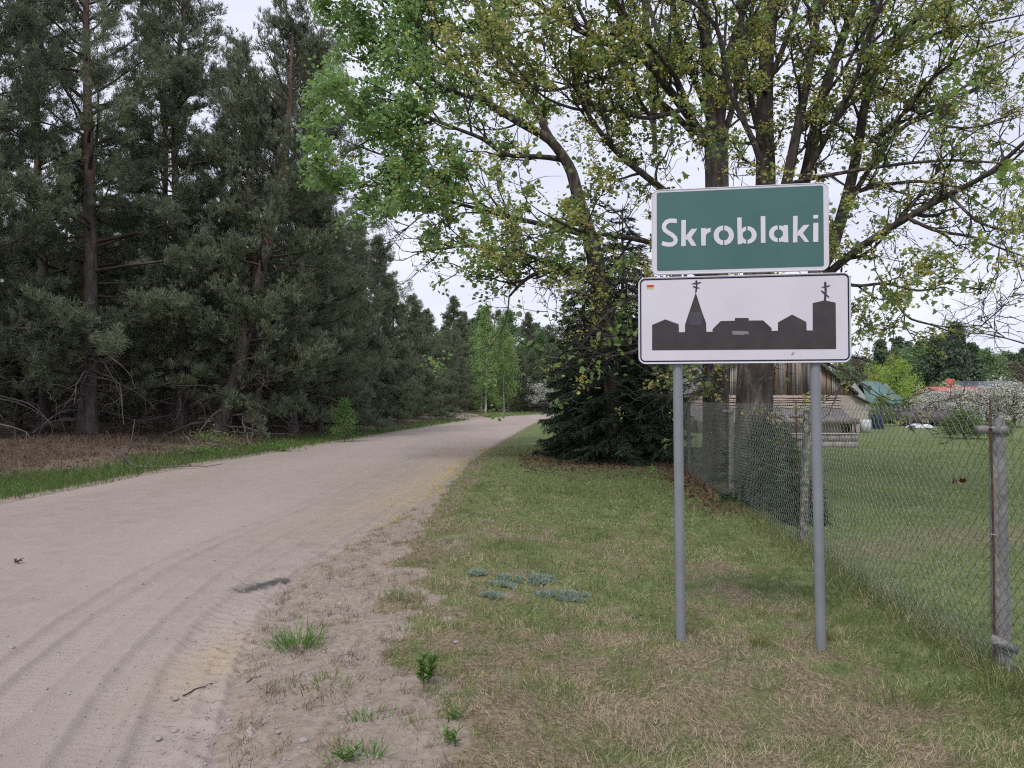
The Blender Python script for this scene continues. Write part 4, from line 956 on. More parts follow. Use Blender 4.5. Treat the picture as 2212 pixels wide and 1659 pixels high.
# block wall in front
d = 25.4; S2 = d/F_PX; bw = empty('block_wall', ((1768-1106)*S2, d, 0)); tag(bw, 'low wall of pale pinkish concrete blocks standing on the lawn before the barn', 'wall')
zb = float(surf_z(10, d)); x0, x1 = (1690-1768)*S2, (1848-1768)*S2; hh = .46; nb_ = 6
for r_ in range(2):
    for j in range(nb_):
        w = (x1-x0)/nb_; off = w/2 if r_ else 0; a = x0+j*w+off; b = min(a+w, x1)
        if r_ and j == 0: boxo('block', M['block'], bw, ((x0+a)/2, 0, zb+hh*.75-.0), (a-x0-.012, .3, hh/2-.012))
        boxo('block', M['block'], bw, ((a+b)/2, rng.uniform(-.008, .008), zb+hh*(.25+.5*r_)-.02), (b-a-.012, .3, hh/2-.012))
boxo('capping', M['plaster'], bw, ((x0+x1)/2, 0, zb+hh+.002), (x1-x0+.04, .36, .035))
# small things by the barn corner
o = boxo('white_sack', M['tarp'], None, (0, 0, .3), (.4, .35, .6)); o.location = (*base_at(1869, 37)[:2], 0); tag(o, 'white sack leaning on the corner of the barn', 'sack')

# ------------------------------------------------------------------ houses behind the garden
def house(name, label, px0, px1, d, ze, zr, mats, depth=7, hip=0, zb=-2.2, yaw=0, chim=False):
    S = d/F_PX; cx = ((px0+px1)/2-1106)*S; w = (px1-px0)*S; h = empty(name, (cx, d, zb), yaw); tag(h, label, 'house')
    mw, mr = mats; ez, rz = ze-zb, zr-zb
    mb = MB(); a = w/2-.35; V = [(-a,0,0),(a,0,0),(a,depth,0),(-a,depth,0),(-a,0,ez),(a,0,ez),(a,depth,ez),(-a,depth,ez),(-a,depth/2,rz-.1),(a,depth/2,rz-.1)]
    mb.add(V, [(0,1,5,4),(2,3,7,6)]); mb.add(V, [(1,2,6,9,5),(3,0,4,8,7)]); mb.build('wall', M[mw], h)
    b = w/2; V = [(-b,-.4,ez-.15),(b,-.4,ez-.15),(b-hip,depth/2,rz),(-b+hip,depth/2,rz),(b,depth+.4,ez-.15),(-b,depth+.4,ez-.15)]
    V += [(x_, y_, z_-.14) for x_, y_, z_ in V]
    mb = MB(); mb.add(V, [(0,1,2,3),(3,2,4,5),(6,9,8,7),(9,11,10,8),(0,6,7,1),(1,7,8,2),(2,8,10,4),(0,3,9,6),(3,5,11,9)]); r_ = mb.build('roof', M[mr], h)
    if chim: boxo('chimney', M['roof_red'], r_, (-w*.1, depth/2, rz+.3), (.6, .6, 1.0))
    for fx in (-.28, .02, .30):
        wd = boxo('window', M['wall_white'], h, (fx*w, -.02, ez*.55), (1.1, .06, 1.2)); boxo('pane', M['glass'], wd, (fx*w, -.06, ez*.55), (.9, .03, 1.0))
    boxo('door', M['plank_dark'], h, (.42*w-.4, -.03, ez*.42), (.9, .06, ez*.8))
    return h
def zat(py, d): return EYE+(866-py)*d/F_PX
house('green_roofed_house', 'house with a steep green metal roof right of the barn', 1868, 1958, 58, zat(866, 58), zat(822, 58), ('wall_white', 'roof_green'), 5, .9, -1.2)
house('red_roofed_house', 'long low house under a bright red roof behind the blossom trees', 2036, 2168, 76, zat(849, 76), zat(834, 76), ('wall_white', 'roof_red'), 6, .2, -1.6, chim=True)
house('slate_roofed_house', 'house with slate grey roof behind the red roof at the right edge', 2098, 2250, 92, zat(848, 92), zat(821, 92), ('wall_cream', 'roof_slate'), 9, .6, -1.8)
sh = empty('garden_shed', ((2008-1106)/F_PX*47, 47, 0)); tag(sh, 'low dark wooden shed under the left blossom tree', 'shed')
for j in range(9): boxo('board', M['shed'], sh, (-1.65+j*.41, 0, -.1), (.38, .05, .75))
boxo('roof', M['shed'], sh, (0, .5, .62), (3.9, 1.9, .42), [[1,0,0],[0,1,0],[0,.25,1]])
for x_ in (-1.5, -.4, .8, 1.5): boxo('post', M['plank'], sh, (x_, -.5, -.05), (.08, .08, .8))
bb = empty('rain_barrel', ((1895-1106)/F_PX*42, 42, 0)); tag(bb, 'dark blue barrel beside bushes right of the barn', 'barrel')
mb = MB(); mb.tubes([(np.array([[0,0,-.2],[0,0,.1],[0,0,.4],[0,0,.75],[0,0,.8]]), np.array([.28,.31,.33,.30,.26]))], 14); mb.build('body', M['bluebox'], bb, True)
mb = MB(); a = np.arange(14)*2*np.pi/14; mb.add([(.27*math.cos(t), .27*math.sin(t), .80) for t in a], [tuple(range(14))]); mb.build('lid', M['bluebox'], bb)
b2 = empty('sheet_pile', ((1985-1106)/F_PX*44, 44, -.1)); tag(b2, 'heap covered with pale sheeting on the grass before the dark shed', 'covered heap')
mb = MB(); g = np.linspace(-1, 1, 13); gx, gy = np.meshgrid(g*.8, g*.4); gz = .34*np.clip(1-(gx/.8)**4-(gy/.4)**4, 0, 1)*(.6+.6*fbm(gx*2, gy*3, 5)); i_ = (np.arange(12)[:, None]*13+np.arange(12)[None]).ravel()
mb.add(np.stack([gx, gy, gz], -1).reshape(-1, 3), np.stack([i_, i_+1, i_+14, i_+13], -1)); mb.build('sheet', M['tarp'], b2, True)

# ------------------------------------------------------------------ leafy background trees
def crown_mesh(seed, H, Rx, shape, n, leafmat, leaf, branchmat='pine_twig', base=.15, top=1., extra=None, trunk_r=.12, trunkmat='bark', nb=26, clump=7, jit=.3, droop=0.):
    "trunk, boughs and leaf clumps filling an uneven crown"
    rng = np.random.default_rng(seed); br = []; P = []
    for i in range(nb):
        t = base+(1-base)*((i+.6)/nb); a = i*2.4+rng.uniform(-.4, .4); h = (t-base)/(1-base)
        rad = Rx*shape(h)*rng.uniform(.7, 1.15); el = rng.uniform(.15, .8) if droop >= 0 else .6
        d = np.array([math.cos(a)*math.cos(el), math.sin(a)*math.cos(el), math.sin(el)]); p = np.array([0, 0, t*H*.93]); pts = [p]
        for j in range(5):
            d = norm(d+rng.normal(size=3)*.16+np.array([0, 0, -droop])); pts.append(pts[-1]+d*rad/5)
        pts = np.array(pts); br.append((pts, np.linspace(.015+.02*rad*.6, .008, 6)))
        m = max(3, int(n/nb/clump))
        for q in range(m):
            f = rng.uniform(.3, 1.1)*5; i0 = min(int(f), 4); c = pts[i0]+(pts[i0+1]-pts[i0])*(f-i0)+rng.normal(size=3)*rad*.13
            P.append(c+rng.normal(size=(clump, 3))*jit*np.array([1, 1, .6]))
    P = np.concatenate(P); N = len(P)
    tb = MB(); tb.tubes([(np.array([[0, 0, -.3], [.03*H*.3, 0, H*.45], [0, .02*H, H*.97]]), np.array([trunk_r, trunk_r*.6, .015]))], 8)
    b_ = MB(); b_.tubes(br, 4); lv = MB(); lv.stamp(LEAF_SM[0], LEAF_SM[1], P, rots(rng, N), leaf*rng.uniform(.6, 1.3, N))
    r = {'trunk': tb.mesh('trunk', M[trunkmat], True), 'branches': b_.mesh('branches', M[branchmat]), 'leaves': lv.mesh('leaves', M[leafmat])}
    if extra:
        em, en, es = extra; sel = rng.integers(0, N, en); e = MB(); e.stamp(LEAF_SM[0], LEAF_SM[1], P[sel]+rng.normal(size=(en, 3))*.06, rots(rng, en), es*rng.uniform(.6, 1.3, en))
        r['blossom'] = e.mesh('blossom', M[em])
    return r
round_ = lambda h: math.sqrt(max(.05, 1-(2*h-.75)**2*.75)); cone_ = lambda h: max(.06, (1-h))**.8; slim_ = lambda h: max(.12, math.sin(math.pi*min(1, h*.8+.22)))
T_birch = crown_mesh(41, 11.5, 1.9, slim_, 13000, 'birch_leaf', .16, 'pine_twig', .13, trunk_r=.13, trunkmat='birch_bark', nb=46, jit=.16, droop=.28)
T_birch2 = crown_mesh(42, 16, 3.4, slim_, 12000, 'birch_far', .26, 'pine_twig', .2, trunk_r=.15, trunkmat='birch_bark', nb=40, jit=.35, droop=.2)
T_round = crown_mesh(43, 6.3, 2.1, round_, 6500, 'yellow_green', .17, base=.08, nb=40, jit=.22)
T_pale = crown_mesh(44, 5, 2.2, round_, 5000, 'pale_green', .17, base=.05, nb=36, jit=.2)
T_conif = crown_mesh(45, 13, 3.1, cone_, 9500, 'far_conifer', .42, base=.03, nb=60, jit=.28, droop=.12)
T_mixed = crown_mesh(46, 11, 3.2, round_, 5500, 'far_green', .32, base=.12, nb=40, jit=.4)
T_brown = crown_mesh(47, 11, 2.6, slim_, 4500, 'far_brown', .30, base=.1, nb=46, jit=.4)
T_bloss = crown_mesh(48, 3.0, 1.9, round_, 3000, 'blossom_leaf', .085, base=.12, extra=('blossom', 4200, .085), nb=30, jit=.16, trunk_r=.09)
T_bush = crown_mesh(49, 1.0, .55, round_, 2200, 'shrub_green', .06, base=.03, nb=22, jit=.07, trunk_r=.02)
T_bushb = crown_mesh(50, 1.5, .75, lambda h: max(.15, 1-h), 2600, 'weed', .055, base=.02, nb=26, jit=.09, trunk_r=.02)
T_farpine = PV['spire']
BG = 'birches at the far bend of the road'
def plant(T, name, px, d, rz, sc, label, cat, group=None): return tree_of(T, name, base_at(px, d), rz, sc, label, cat, group)
plant(T_birch, 'birch_tree', 1049, 92, .4, (1.2, 1.2, 1.2), 'bright green birch with white trunk at the far road bend, left of the pair', 'birch', BG)
plant(T_birch, 'birch_tree', 1088, 95, 2.1, (1.05, 1.05, 1.12), 'slimmer bright birch just right of the white-trunked one', 'birch', BG)
plant(T_birch2, 'birch_tree', 1040, 104, 1.1, (.9, .9, .93), 'taller pale birch behind the bright pair', 'birch', BG)
plant(T_birch2, 'birch_tree', 1100, 112, 2.8, (1., 1., .98), 'broad pale birch rising behind the slimmer bright birch', 'birch', BG)
plant(T_birch2, 'birch_tree', 1168, 118, .3, (.8, .8, .8), 'thin birch with pale stem between the far dark pines', 'birch', BG)
rng = np.random.default_rng(12)
for i, (px, d, k, s) in enumerate([(1125,101,'spire',.62),(1150,104,'bushy',.65),(1180,106,'spire',.72),(1205,110,'bushy',.8),(1010,108,'spire',1.1),(1070,118,'tall2',.8),(1135,120,'spire',1.2),(1190,125,'tall2',.72),(1230,115,'bushy',1.0),(1260,120,'spire',1.1),(1290,112,'bushy',1.1),(1330,118,'spire',1.2),(1370,120,'bushy',1.2),(1410,125,'tall2',.8),(1450,120,'spire',1.2)]):
    plant(PV[k], 'pine_tree', px, d, i*1.3, (s*1.35, s*1.35, s*1.05), 'distant dark pine behind the far bend of the road, near the birches', 'pine tree', 'distant pines beyond the road bend')
for i in range(22):
    px = 850+i*30+rng.uniform(-10, 10); plant(T_mixed if i % 2 else T_conif, 'wood_tree', px, rng.uniform(128, 150), i, float(rng.uniform(1.05, 1.35)), 'tree of the far wood closing the view behind the road bend', 'tree', 'far wood behind the road bend')
for i in range(16):
    px = 880+i*22+rng.uniform(-6, 6); plant(T_pale, 'undergrowth_bush', px, rng.uniform(104, 118), i, (.8, .8, .42), 'low bush at the foot of the far trees beyond the road bend', 'bush', 'bushes under the far trees')
plant(T_round, 'leafy_tree', 1240, 60, .4, .9, 'yellow-green tree glimpsed behind the left side of the dark spruces', 'tree')
plant(T_bloss, 'blossom_tree', 1170, 98, .7, (1.1, 1.1, 1.2), 'small white blossom tree at the far end of the road', 'blossom tree')
rb = empty('garden_bench', (*base_at(1166, 93)[:2], float(surf_z(*base_at(1166, 93)[:2])))); tag(rb, 'dark bench-like object on the grass at the far end of the road', 'bench')
boxo('seat', M['dark'], rb, (0, 0, .5), (2.2, .5, .1)); boxo('backrest', M['dark'], rb, (0, .25, .85), (2.2, .08, .6))
for x_ in (-1., 1.): boxo('leg', M['dark'], rb, (x_, 0, .22), (.1, .45, .5))
plant(T_bushb, 'birch_bush', 745, 28.5, .3, (1., 1., 1.1), 'small fresh green birch bush on the left bank of the road', 'bush')
# right hand background
plant(T_round, 'leafy_tree', 1938, 74, .4, (1., 1., .98), 'bright yellow-green round tree behind the green roof', 'tree')
plant(T_round, 'leafy_tree', 1895, 80, 2.4, (.85, .85, .95), 'yellow-green tree half hidden between the barn and the bright round tree', 'tree')
plant(T_pale, 'leafy_tree', 2048, 84, 1., (.95, .95, .86), 'pale green rounded tree just above the red roof', 'tree')
plant(T_pale, 'shrub', 1903, 45, 2., (.42, .42, .36), 'light green shrub beside the barn corner', 'shrub')
plant(T_pale, 'shrub', 1965, 56, .6, (.5, .5, .4), 'green shrub between the green roof and the blossom trees', 'shrub')
TG = 'trees of the wood behind the gardens'
far = [(2066,100,'c',1.02,'tallest dark conifer with a pointed top right of the bright round tree'),(2020,104,'c',.9,'dark spruce directly right of the bright yellow-green tree'),(2040,108,'c',.95,'deep green conifer between the tall pointed conifer and its left neighbour'),(1985,112,'m',1.0,'light green thin-crowned tree with its top against the sky left of the tall conifer'),(2100,106,'c',.84,'broad dark conifer above the slate roof'),(2130,110,'m',.92,'mid green tree above the slate roofed house'),(2160,120,'b',.9,'brownish bare tree behind the slate roofed house'),(2195,120,'b',.82,'brownish bare tree nearest the right margin')]
TT = {'c': T_conif, 'm': T_mixed, 'b': T_brown}
for i, (px, d, k, s, lab) in enumerate(far): plant(TT[k], 'wood_tree', px, d, i*1.1, s, lab, 'tree', TG)
for i in range(64):
    px = rng.uniform(1840, 2480); d = rng.uniform(125, 185); k = 'cmb'[rng.choice(3, p=[.45, .2, .35])]
    s = rng.uniform(1.0, 1.25)*(d/150)**.9*(1. if px < 2120 else .92)
    plant(TT[k], 'wood_tree', px, d, rng.uniform(0, 6), float(s), 'tree in the grey-green wood along the skyline on the right', 'tree', 'trees on the far skyline')
for i in range(24):
    px = rng.uniform(1380, 1860); plant(TT['cmb'[i % 3]], 'wood_tree', px, rng.uniform(90, 130), i, float(rng.uniform(.6, .8)), 'tree far behind the sign and the barn', 'tree', 'trees behind the barn')
BL = 'white blossoming fruit trees'
for px, d, s, lab in [(2015,50,.95,'blossom tree at the left end of the white row, over the dark shed'),(2072,48,1.0,'blossom tree second from the left in the white row'),(2132,46,1.02,'large blossom tree left of the near fence post top'),(2190,44,1.1,'blossom tree at the right margin behind the near fence post'),(2245,45,1.05,'blossom tree cut by the right margin of the photo')]:
    plant(T_bloss, 'blossom_tree', px, d, px, (s, s, s*.76), lab, 'blossom tree', BL)
for px, d, s, lab in [(2052,32,.8,'small green shrub on the lawn left of its larger twin'),(2082,31,1.15,'rounded green shrub on the lawn below the blossom trees'),(2168,30,.7,'small sparse shrub on the lawn right of the near fence post'),(2110,31.5,.75,'low shrub right beside the rounded green one')]:
    plant(T_bush, 'shrub', px, d, px*.7, (s*1.25, s*1.25, s), lab, 'shrub', 'shrubs on the mown lawn')

# bare tree at the right margin
rng = np.random.default_rng(77); PB = dict(seg=[6, 5, 4, 4], wig=[.14, .2, .22, .24], up=[.08, .05, .02, .0], kids=[7, 6, 6, 0], len=[.62, .6, .55, .5], ang=(.4, .9), max=3, rmin=.006)
bt = base_at(2285, 27); root = empty('bare_tree', bt); tag(root, 'leafless tree whose fine twigs enter at the right margin above the blossom', 'tree')
tw = []; tips = []
for k in range(6): grow(rng, tw, tips, np.array([0, 0, 1.3+.35*k]), side_dir(rng, np.array([0, 0, 1.]), rng.uniform(.3, .9)), 2.6, .05, 0, PB)
mb = MB(); mb.tubes([(np.array([[0, 0, -.2], [.05, 0, 1.5], [0, .1, 3.6]]), np.array([.14, .11, .05]))], 10); mb.build('trunk', M['bark'], root, True)
mb = MB(); mb.tubes(tw, 3); mb.build('twigs', M['twig'], root, False, 'stuff')
# ------------------------------------------------------------------ grass, straw, litter, pebbles
def scatter(rng, x0, x1, y0, y1, dens, fn):
    n = int((x1-x0)*(y1-y0)*dens); x = rng.uniform(x0, x1, n); y = rng.uniform(y0, y1, n)
    # keep only what lies in (or just beside) the view wedge
    k = (np.abs(x) < .72*y+.5); x = x[k]; y = y[k]
    k = rng.random(len(x)) < fn(x, y); return x[k], y[k]
def blades(mb, rng, x, y, h, w, tilt, bend=.5, dirn=None, zoff=0.):
    "curved tapering blades: 3 quads-ish (7 verts)"
    N = len(x)
    if N == 0: return
    z = surf_z(x, y)+zoff-.004; a = rng.uniform(0, 2*np.pi, N) if dirn is None else dirn; t = tilt
    d0 = np.stack([np.cos(a)*np.sin(t), np.sin(a)*np.sin(t), np.cos(t)], 1)
    t2 = np.minimum(t+bend*rng.uniform(.4, 1.4, N), 1.75)
    tw = a+rng.normal(size=N)*.25
    d1 = np.stack([np.cos(tw)*np.sin(t2), np.sin(tw)*np.sin(t2), np.cos(t2)], 1)
    b = rng.uniform(0, np.pi*2, N); s = np.stack([np.cos(b), np.sin(b), rng.uniform(-.2, .2, N)], 1)*w[:, None]/2
    P0 = np.stack([x, y, z], 1); P1 = P0+d0*h[:, None]*.5; P2 = P1+d1*h[:, None]*.5
    P2[:, 2] = np.maximum(P2[:, 2], z+.004)
    V = np.stack([P0-s, P0+s, P1+s*.8, P1-s*.8, P2], 1).reshape(-1, 3); o = np.arange(N)[:, None]*5
    mb.add(V, o+np.array([[0, 1, 2, 3]])); mb.f.setdefault(3, []).append(o+np.array([[3, 2, 4]])+mb.n-len(V))
rng = np.random.default_rng(99)
def right_mask(x, y): return (x > xR(y)-.05)*(1-.97*np.clip(sandy(x, y)*1.15, 0, 1))
def under_spruce(x, y): return np.exp(-((x-3.2)/2.6)**2-((y-20.)/2.4)**2)
def g_green(x, y):
    lawn = x > fence_x(y)
    cl = sstep(.42, .62, fbm(x*5, y*5, 91, 3))
    return np.where(lawn, a_green(x, y)*.75*(.4+.6*cl), right_mask(x, y)*(.07+.93*near_green(x, y)*(.4+.8*cl))*(1-under_spruce(x, y)))
def g_straw(x, y):
    lawn = x > fence_x(y)+.2
    c = sstep(.36, .60, fbm(x*2.6, y*2.6, 93, 3))
    return np.where(lawn, .5*(1-a_green(x, y)), right_mask(x, y)*np.clip(1.3-near_green(x, y)*.7, .3, 1)*(.35+.65*c))
G = MB(); GD = MB(); ST = MB()
bands = [(2.6, 4.2, 6200, 1.), (4.2, 6, 4200, 1.1), (6, 9, 1900, 1.5), (9, 14, 900, 2.1), (14, 24, 330, 3.2)]
for y0, y1, dn, ws in bands:
    x, y = scatter(rng, -1.6, min(.72*y1+.5, 14), y0, y1, dn*1.0, g_green); N = len(x)
    hh = rng.uniform(.03, .085, N)*(1+.7*sstep(.55, .8, fbm(x*1.3, y*1.3, 95)))*np.where(x > fence_x(y), .6, 1)
    k = rng.random(N) < .4
    blades(G, rng, x[k], y[k], hh[k], rng.uniform(.0018, .0036, k.sum())*ws, rng.uniform(.0, .5, k.sum()))
    blades(GD, rng, x[~k], y[~k], hh[~k]*.9, rng.uniform(.0018, .0034, (~k).sum())*ws, rng.uniform(.0, .6, (~k).sum()))
    x, y = scatter(rng, -1.6, min(.72*y1+.5, 14), y0, y1, dn*1.15, g_straw); N = len(x)
    di = 2*np.pi*fbm(x*1.6, y*1.6, 97, 2)*2.2+rng.normal(size=N)*1.1
    blades(ST, rng, x, y, rng.uniform(.02, .085, N), rng.uniform(.0014, .003, N)*ws, rng.uniform(.7, 1.55, N), .5, di, zoff=rng.uniform(0, .02, N))
# taller fringe along the foot of the fence
n = 9000; y = rng.uniform(2.8, 12, n); x = fence_x(y)+rng.normal(size=n)*.10-.05
k = rng.random(n) < .6; blades(GD, rng, x[k], y[k], rng.uniform(.06, .17, k.sum()), rng.uniform(.0025, .0045, k.sum()), rng.uniform(0, .5, k.sum()))
k = ~k; blades(ST, rng, x[k], y[k], rng.uniform(.08, .24, k.sum()), rng.uniform(.002, .0032, k.sum()), rng.uniform(.3, 1.4, k.sum()), .8)
o = G.build('green_grass', M['blade'], None, False, 'stuff'); GD.build('deep_green_grass', M['blade_deep'], None, False, 'stuff'); ST.build('dry_grass', M['straw'], None, False, 'stuff')
print('blades', G.n//5+GD.n//5, 'straw', ST.n//5)
# lawn beyond the fence: a lighter, mown sward
LW = MB()
for y0, y1, dn, ws in [(5, 9, 700, 1.6), (9, 16, 260, 2.6), (16, 30, 90, 4.5)]:
    x, y = scatter(rng, 3, .72*y1+.5, y0, y1, dn, lambda x, y: (x > fence_x(y)+.1)*a_green(x, y)); N = len(x)
    blades(LW, rng, x, y, rng.uniform(.03, .06, N), rng.uniform(.003, .006, N)*ws, rng.uniform(0, .7, N))
LW.build('lawn_grass', M['lawn_blade'], None, False, 'stuff')
# green strip and rough bank on the far side of the road
VG = MB(); VS = MB()
def g_left(x, y):
    l = xL(y)-x; return (l > -.15)*(.9*sstep(-.15, .2, l)*sstep(2.8, 1.3, l+2.2*(fbm(x*.5, y*.35, 51)-.5))+.25*sstep(.58, .7, fbm(x*.35, y*.35, 53))*sstep(8, 3, l))
def s_left(x, y):
    l = xL(y)-x; return (l > 1.)*sstep(1., 2.4, l)*sstep(10, 5, l)*(.3+.7*sstep(.4, .6, fbm(x*.8, y*.8, 54)))
for y0, y1, dn, ws in [(10, 15, 650, 2.2), (15, 24, 300, 3.4), (24, 40, 110, 5.5), (40, 75, 34, 9)]:
    x, y = scatter(rng, -22, 1, y0, y1, dn, lambda x, y: g_left(x, y)*((y < 60) | (a_sand(x, y) < .3))); N = len(x)
    blades(VG, rng, x, y, rng.uniform(.07, .20, N), rng.uniform(.003, .005, N)*ws, rng.uniform(0, .6, N))
    x, y = scatter(rng, -24, 1, y0, y1, dn*.8, s_left); N = len(x)
    blades(VS, rng, x, y, rng.uniform(.08, .30, N), rng.uniform(.003, .005, N)*ws, rng.uniform(.3, 1.4, N), .6)
VG.build('verge_grass', M['blade_deep'], None, False, 'stuff'); VS.build('bank_straw', M['bank_straw'], None, False, 'stuff')
# far verges near the birches
FV = MB(); x, y = scatter(rng, -12, 14, 75, 105, 12, lambda x, y: ((x < xL(y)-.3) | (x > xR(y)+.3))*.9*(a_sand(x, y) < .3)); N = len(x)
blades(FV, rng, x, y, rng.uniform(.1, .25, N), rng.uniform(.04, .08, N), rng.uniform(0, .7, N)); FV.build('far_grass', M['lawn_blade'], None, False, 'stuff')
# leaf litter: under the spruces, along the fence foot, on the bank
LT = MB()
for (n, fx, fy) in [(2600, lambda: rng.normal(3.3, 1.6, 2600), lambda n: rng.normal(20, 1.8, n)), (2600, lambda: None, None), (5200, None, None)]:
    if n == 2600 and fy is not None: x = np.abs(rng.normal(0, 2.6, n))+.2; y = rng.normal(18.8, 1.5, n)
    elif n == 2600: y = rng.uniform(10.2, 19, n); x = fence_x(y)+rng.normal(size=n)*.28-.12
    else: y = rng.uniform(11, 40, n); x = xL(y)-rng.uniform(1.5, 12, n)
    LT.stamp(LEAF_SM[0], LEAF_SM[1], np.stack([x, y, surf_z(x, y)+.012], 1), rots(rng, n, np.tile([0, 1., 0], (n, 1)), 1.2), (.05 if n == 2600 else .055)*rng.uniform(.5, 1.3, n)*(1+y/40))
LT.build('leaf_litter', M['litter'], None, False, 'stuff')
# dry debris, bits and dead rootlets on the sandy edge
DB = MB(); n = 9000; y = rng.uniform(2.8, 14, n)**1.0; r_ = rng.uniform(-.45, 1.0, n); x = xR(y)+r_
k = fbm(x*4, y*4, 88) > .53; x, y = x[k], y[k]; N = len(x)
blades(DB, rng, x, y, rng.uniform(.015, .06, N), rng.uniform(.003, .006, N), rng.uniform(1.2, 1.55, N), .3); DB.build('twig_debris', M['litter'], None, False, 'stuff')
SG_ = MB(); SB_ = MB(); n = 420; cy = 2.9+rng.random(n)**1.3*8; cx = xR(cy)+rng.uniform(-.08, 1.1, n)
for a_, b_ in zip(cx, cy):
    m_ = rng.integers(6, 34); sx = a_+rng.normal(size=m_)*.028; sy = b_+rng.normal(size=m_)*.028; hh = rng.uniform(.02, .075, m_)
    blades(SG_ if rng.random() < .45 else SB_, rng, sx, sy, hh, rng.uniform(.0018, .0035, m_), rng.uniform(.1, 1.1, m_), .5)
SG_.build('sparse_grass', M['blade'], None, False, 'stuff'); SB_.build('sparse_dry_grass', M['bank_straw'], None, False, 'stuff')
# catkins swept to the road edge
PL = MB(); n = 2600; y = rng.uniform(8.2, 25, n); x = xR(y)-.05+rng.normal(size=n)*.10+.12*np.sin(y*2.1)*rng.random(n)
x2 = xR(y)-rng.uniform(0, 1.3, n); q = rng.random(n) < .12; x = np.where(q, x2, x)
k = (fbm(x*2, y*2, 89) > .42) | q; x, y = x[k], y[k]; N = len(x)
PL.stamp(LEAF_SM[0], LEAF_SM[1], np.stack([x, y, surf_z(x, y)+.006], 1), rots(rng, N, np.tile([0, 1., 0], (N, 1)), .8), .013*rng.uniform(.5, 1.4, N)*(1+y/22)); PL.build('yellow_catkins', M['pollen'], None, False, 'stuff')
# grit
def ico():
    t = (1+5**.5)/2; V = np.array([(-1,t,0),(1,t,0),(-1,-t,0),(1,-t,0),(0,-1,t),(0,1,t),(0,-1,-t),(0,1,-t),(t,0,-1),(t,0,1),(-t,0,-1),(-t,0,1)])/math.sqrt(1+t*t)
    return V, [(0,11,5),(0,5,1),(0,1,7),(0,7,10),(0,10,11),(1,5,9),(5,11,4),(11,10,2),(10,7,6),(7,1,8),(3,9,4),(3,4,2),(3,2,6),(3,6,8),(3,8,9),(4,9,5),(2,4,11),(6,2,10),(8,6,7),(9,8,1)]
IV, IF = ico(); GR = MB(); n = 20000; y = 2.8+rng.random(n)**1.6*9; x = rng.uniform(-6.5, 1.2, n)
k = (np.abs(x) < .7*y) & ((x < xR(y)+.7)); k &= rng.random(n) < (.25+.75*(np.abs(x-xR(y)) < .8)); x, y = x[k], y[k]; N = len(x)
sc = rng.lognormal(-5.65, .5, N)[:, None]*rng.uniform(.6, 1.1, (N, 3)); GR.stamp(IV, IF, np.stack([x, y, surf_z(x, y)+.001], 1), rots(rng, N), sc)
GR.build('gravel', M['stone'], None, True, 'stuff')
# larger pebbles, each its own
def rock_mesh(seed):
    g = np.random.default_rng(seed); import bmesh
    bm = bmesh.new(); bmesh.ops.create_icosphere(bm, subdivisions=2, radius=1); me = bpy.data.meshes.new('pebble')
    o3 = g.uniform(-9, 9, 2)
    for v in bm.verts: v.co *= .8+.45*float(vnoise(v.co.x*1.3+o3[0], v.co.y*1.3+v.co.z+o3[1], seed))
    bm.to_mesh(me); bm.free(); me.materials.append(M['stone']); me.polygons.foreach_set('use_smooth', [True]*len(me.polygons)); return me
RM = [rock_mesh(i) for i in range(4)]
s_ = 2212/2560.
pebs = [(436,1796,17),(398,1819,18),(696,1829,12),(662,1643,16),(760,1857,24),(28,1618,18),(171,1724,10),(147,1624,10),(452,1748,14),(570,1770,10),(440,1720,16),(575,1768,9),(356,1456,9),(535,1398,8),(590,1360,7),(350,1450,7),(395,1770,10),(1140,1628,16),(870,1660,10)]
labs = ['pale rounded pebble in the loose sand near the bottom edge','flat grey pebble beside the pale rounded one','dark-edged pebble at the foot of the sandy step near the bottom','smooth brownish pebble left of the big grass tuft on the sand','largest flat pale stone in the sand at the bottom edge','flat pale stone at the left margin in the tyre tracks']
for i, (sx, sy, w) in enumerate(pebs):
    px, py = sx*s_, sy*s_; d = EYE*F_PX/(py-866); p = at(px, py, d); z = float(surf_z(p[0], p[1])); r = w*s_/F_PX*d/2*1.1
    o = link('pebble', RM[i % 4]); o.location = (p[0], p[1], z+r*.22); o.scale = (r, r*.8, r*.55); o.rotation_euler = (0, 0, i*1.7)
    tag(o, labs[i] if i < len(labs) else 'small grey-brown pebble lying in the sand of the road', 'pebble', 'pebbles on the sandy road')
# ---- single plants
def gp(px, py):
    "where the photo ray first meets the ground"
    d = np.arange(2.6, 60, .02); dx = (px-1106)/F_PX; dz = -(py-829.5)/F_PX
    cy = math.cos(PITCH)-dz*math.sin(PITCH); cz = math.sin(PITCH)+dz*math.cos(PITCH); X = dx/cy*d; Z = EYE+cz/cy*d; g = surf_z(X, d)
    k = int(np.argmax(Z <= g)) if (Z <= g).any() else -1; return float(X[k]), float(d[k]), float(g[k])
def tuft_plant(name, label, px, py, n, h, w, mat, cat='grass tuft', spread=.04, tilt=(.2, 1.0), group=None, bend=.6, seed=0):
    x, y, z = gp(px, py); g = np.random.default_rng(seed+int(px)); mb = MB(); xs = x+g.normal(size=n)*spread; ys_ = y+g.normal(size=n)*spread*.6
    a = np.arctan2(ys_-y, xs-x)+g.normal(size=n)*.5
    blades(mb, g, xs, ys_, g.uniform(.5, 1.1, n)*h, g.uniform(.7, 1.2, n)*w, g.uniform(*tilt, n), bend, a)
    mb.v = [np.concatenate(mb.v)-np.array([x, y, z])]; me = mb.mesh(name, M[mat])
    o = empty(name, (x, y, z)); tag(o, label, cat, group); link('blades', me, o, 'stuff'); return o
TGp = 'grass tufts on the sandy road edge'
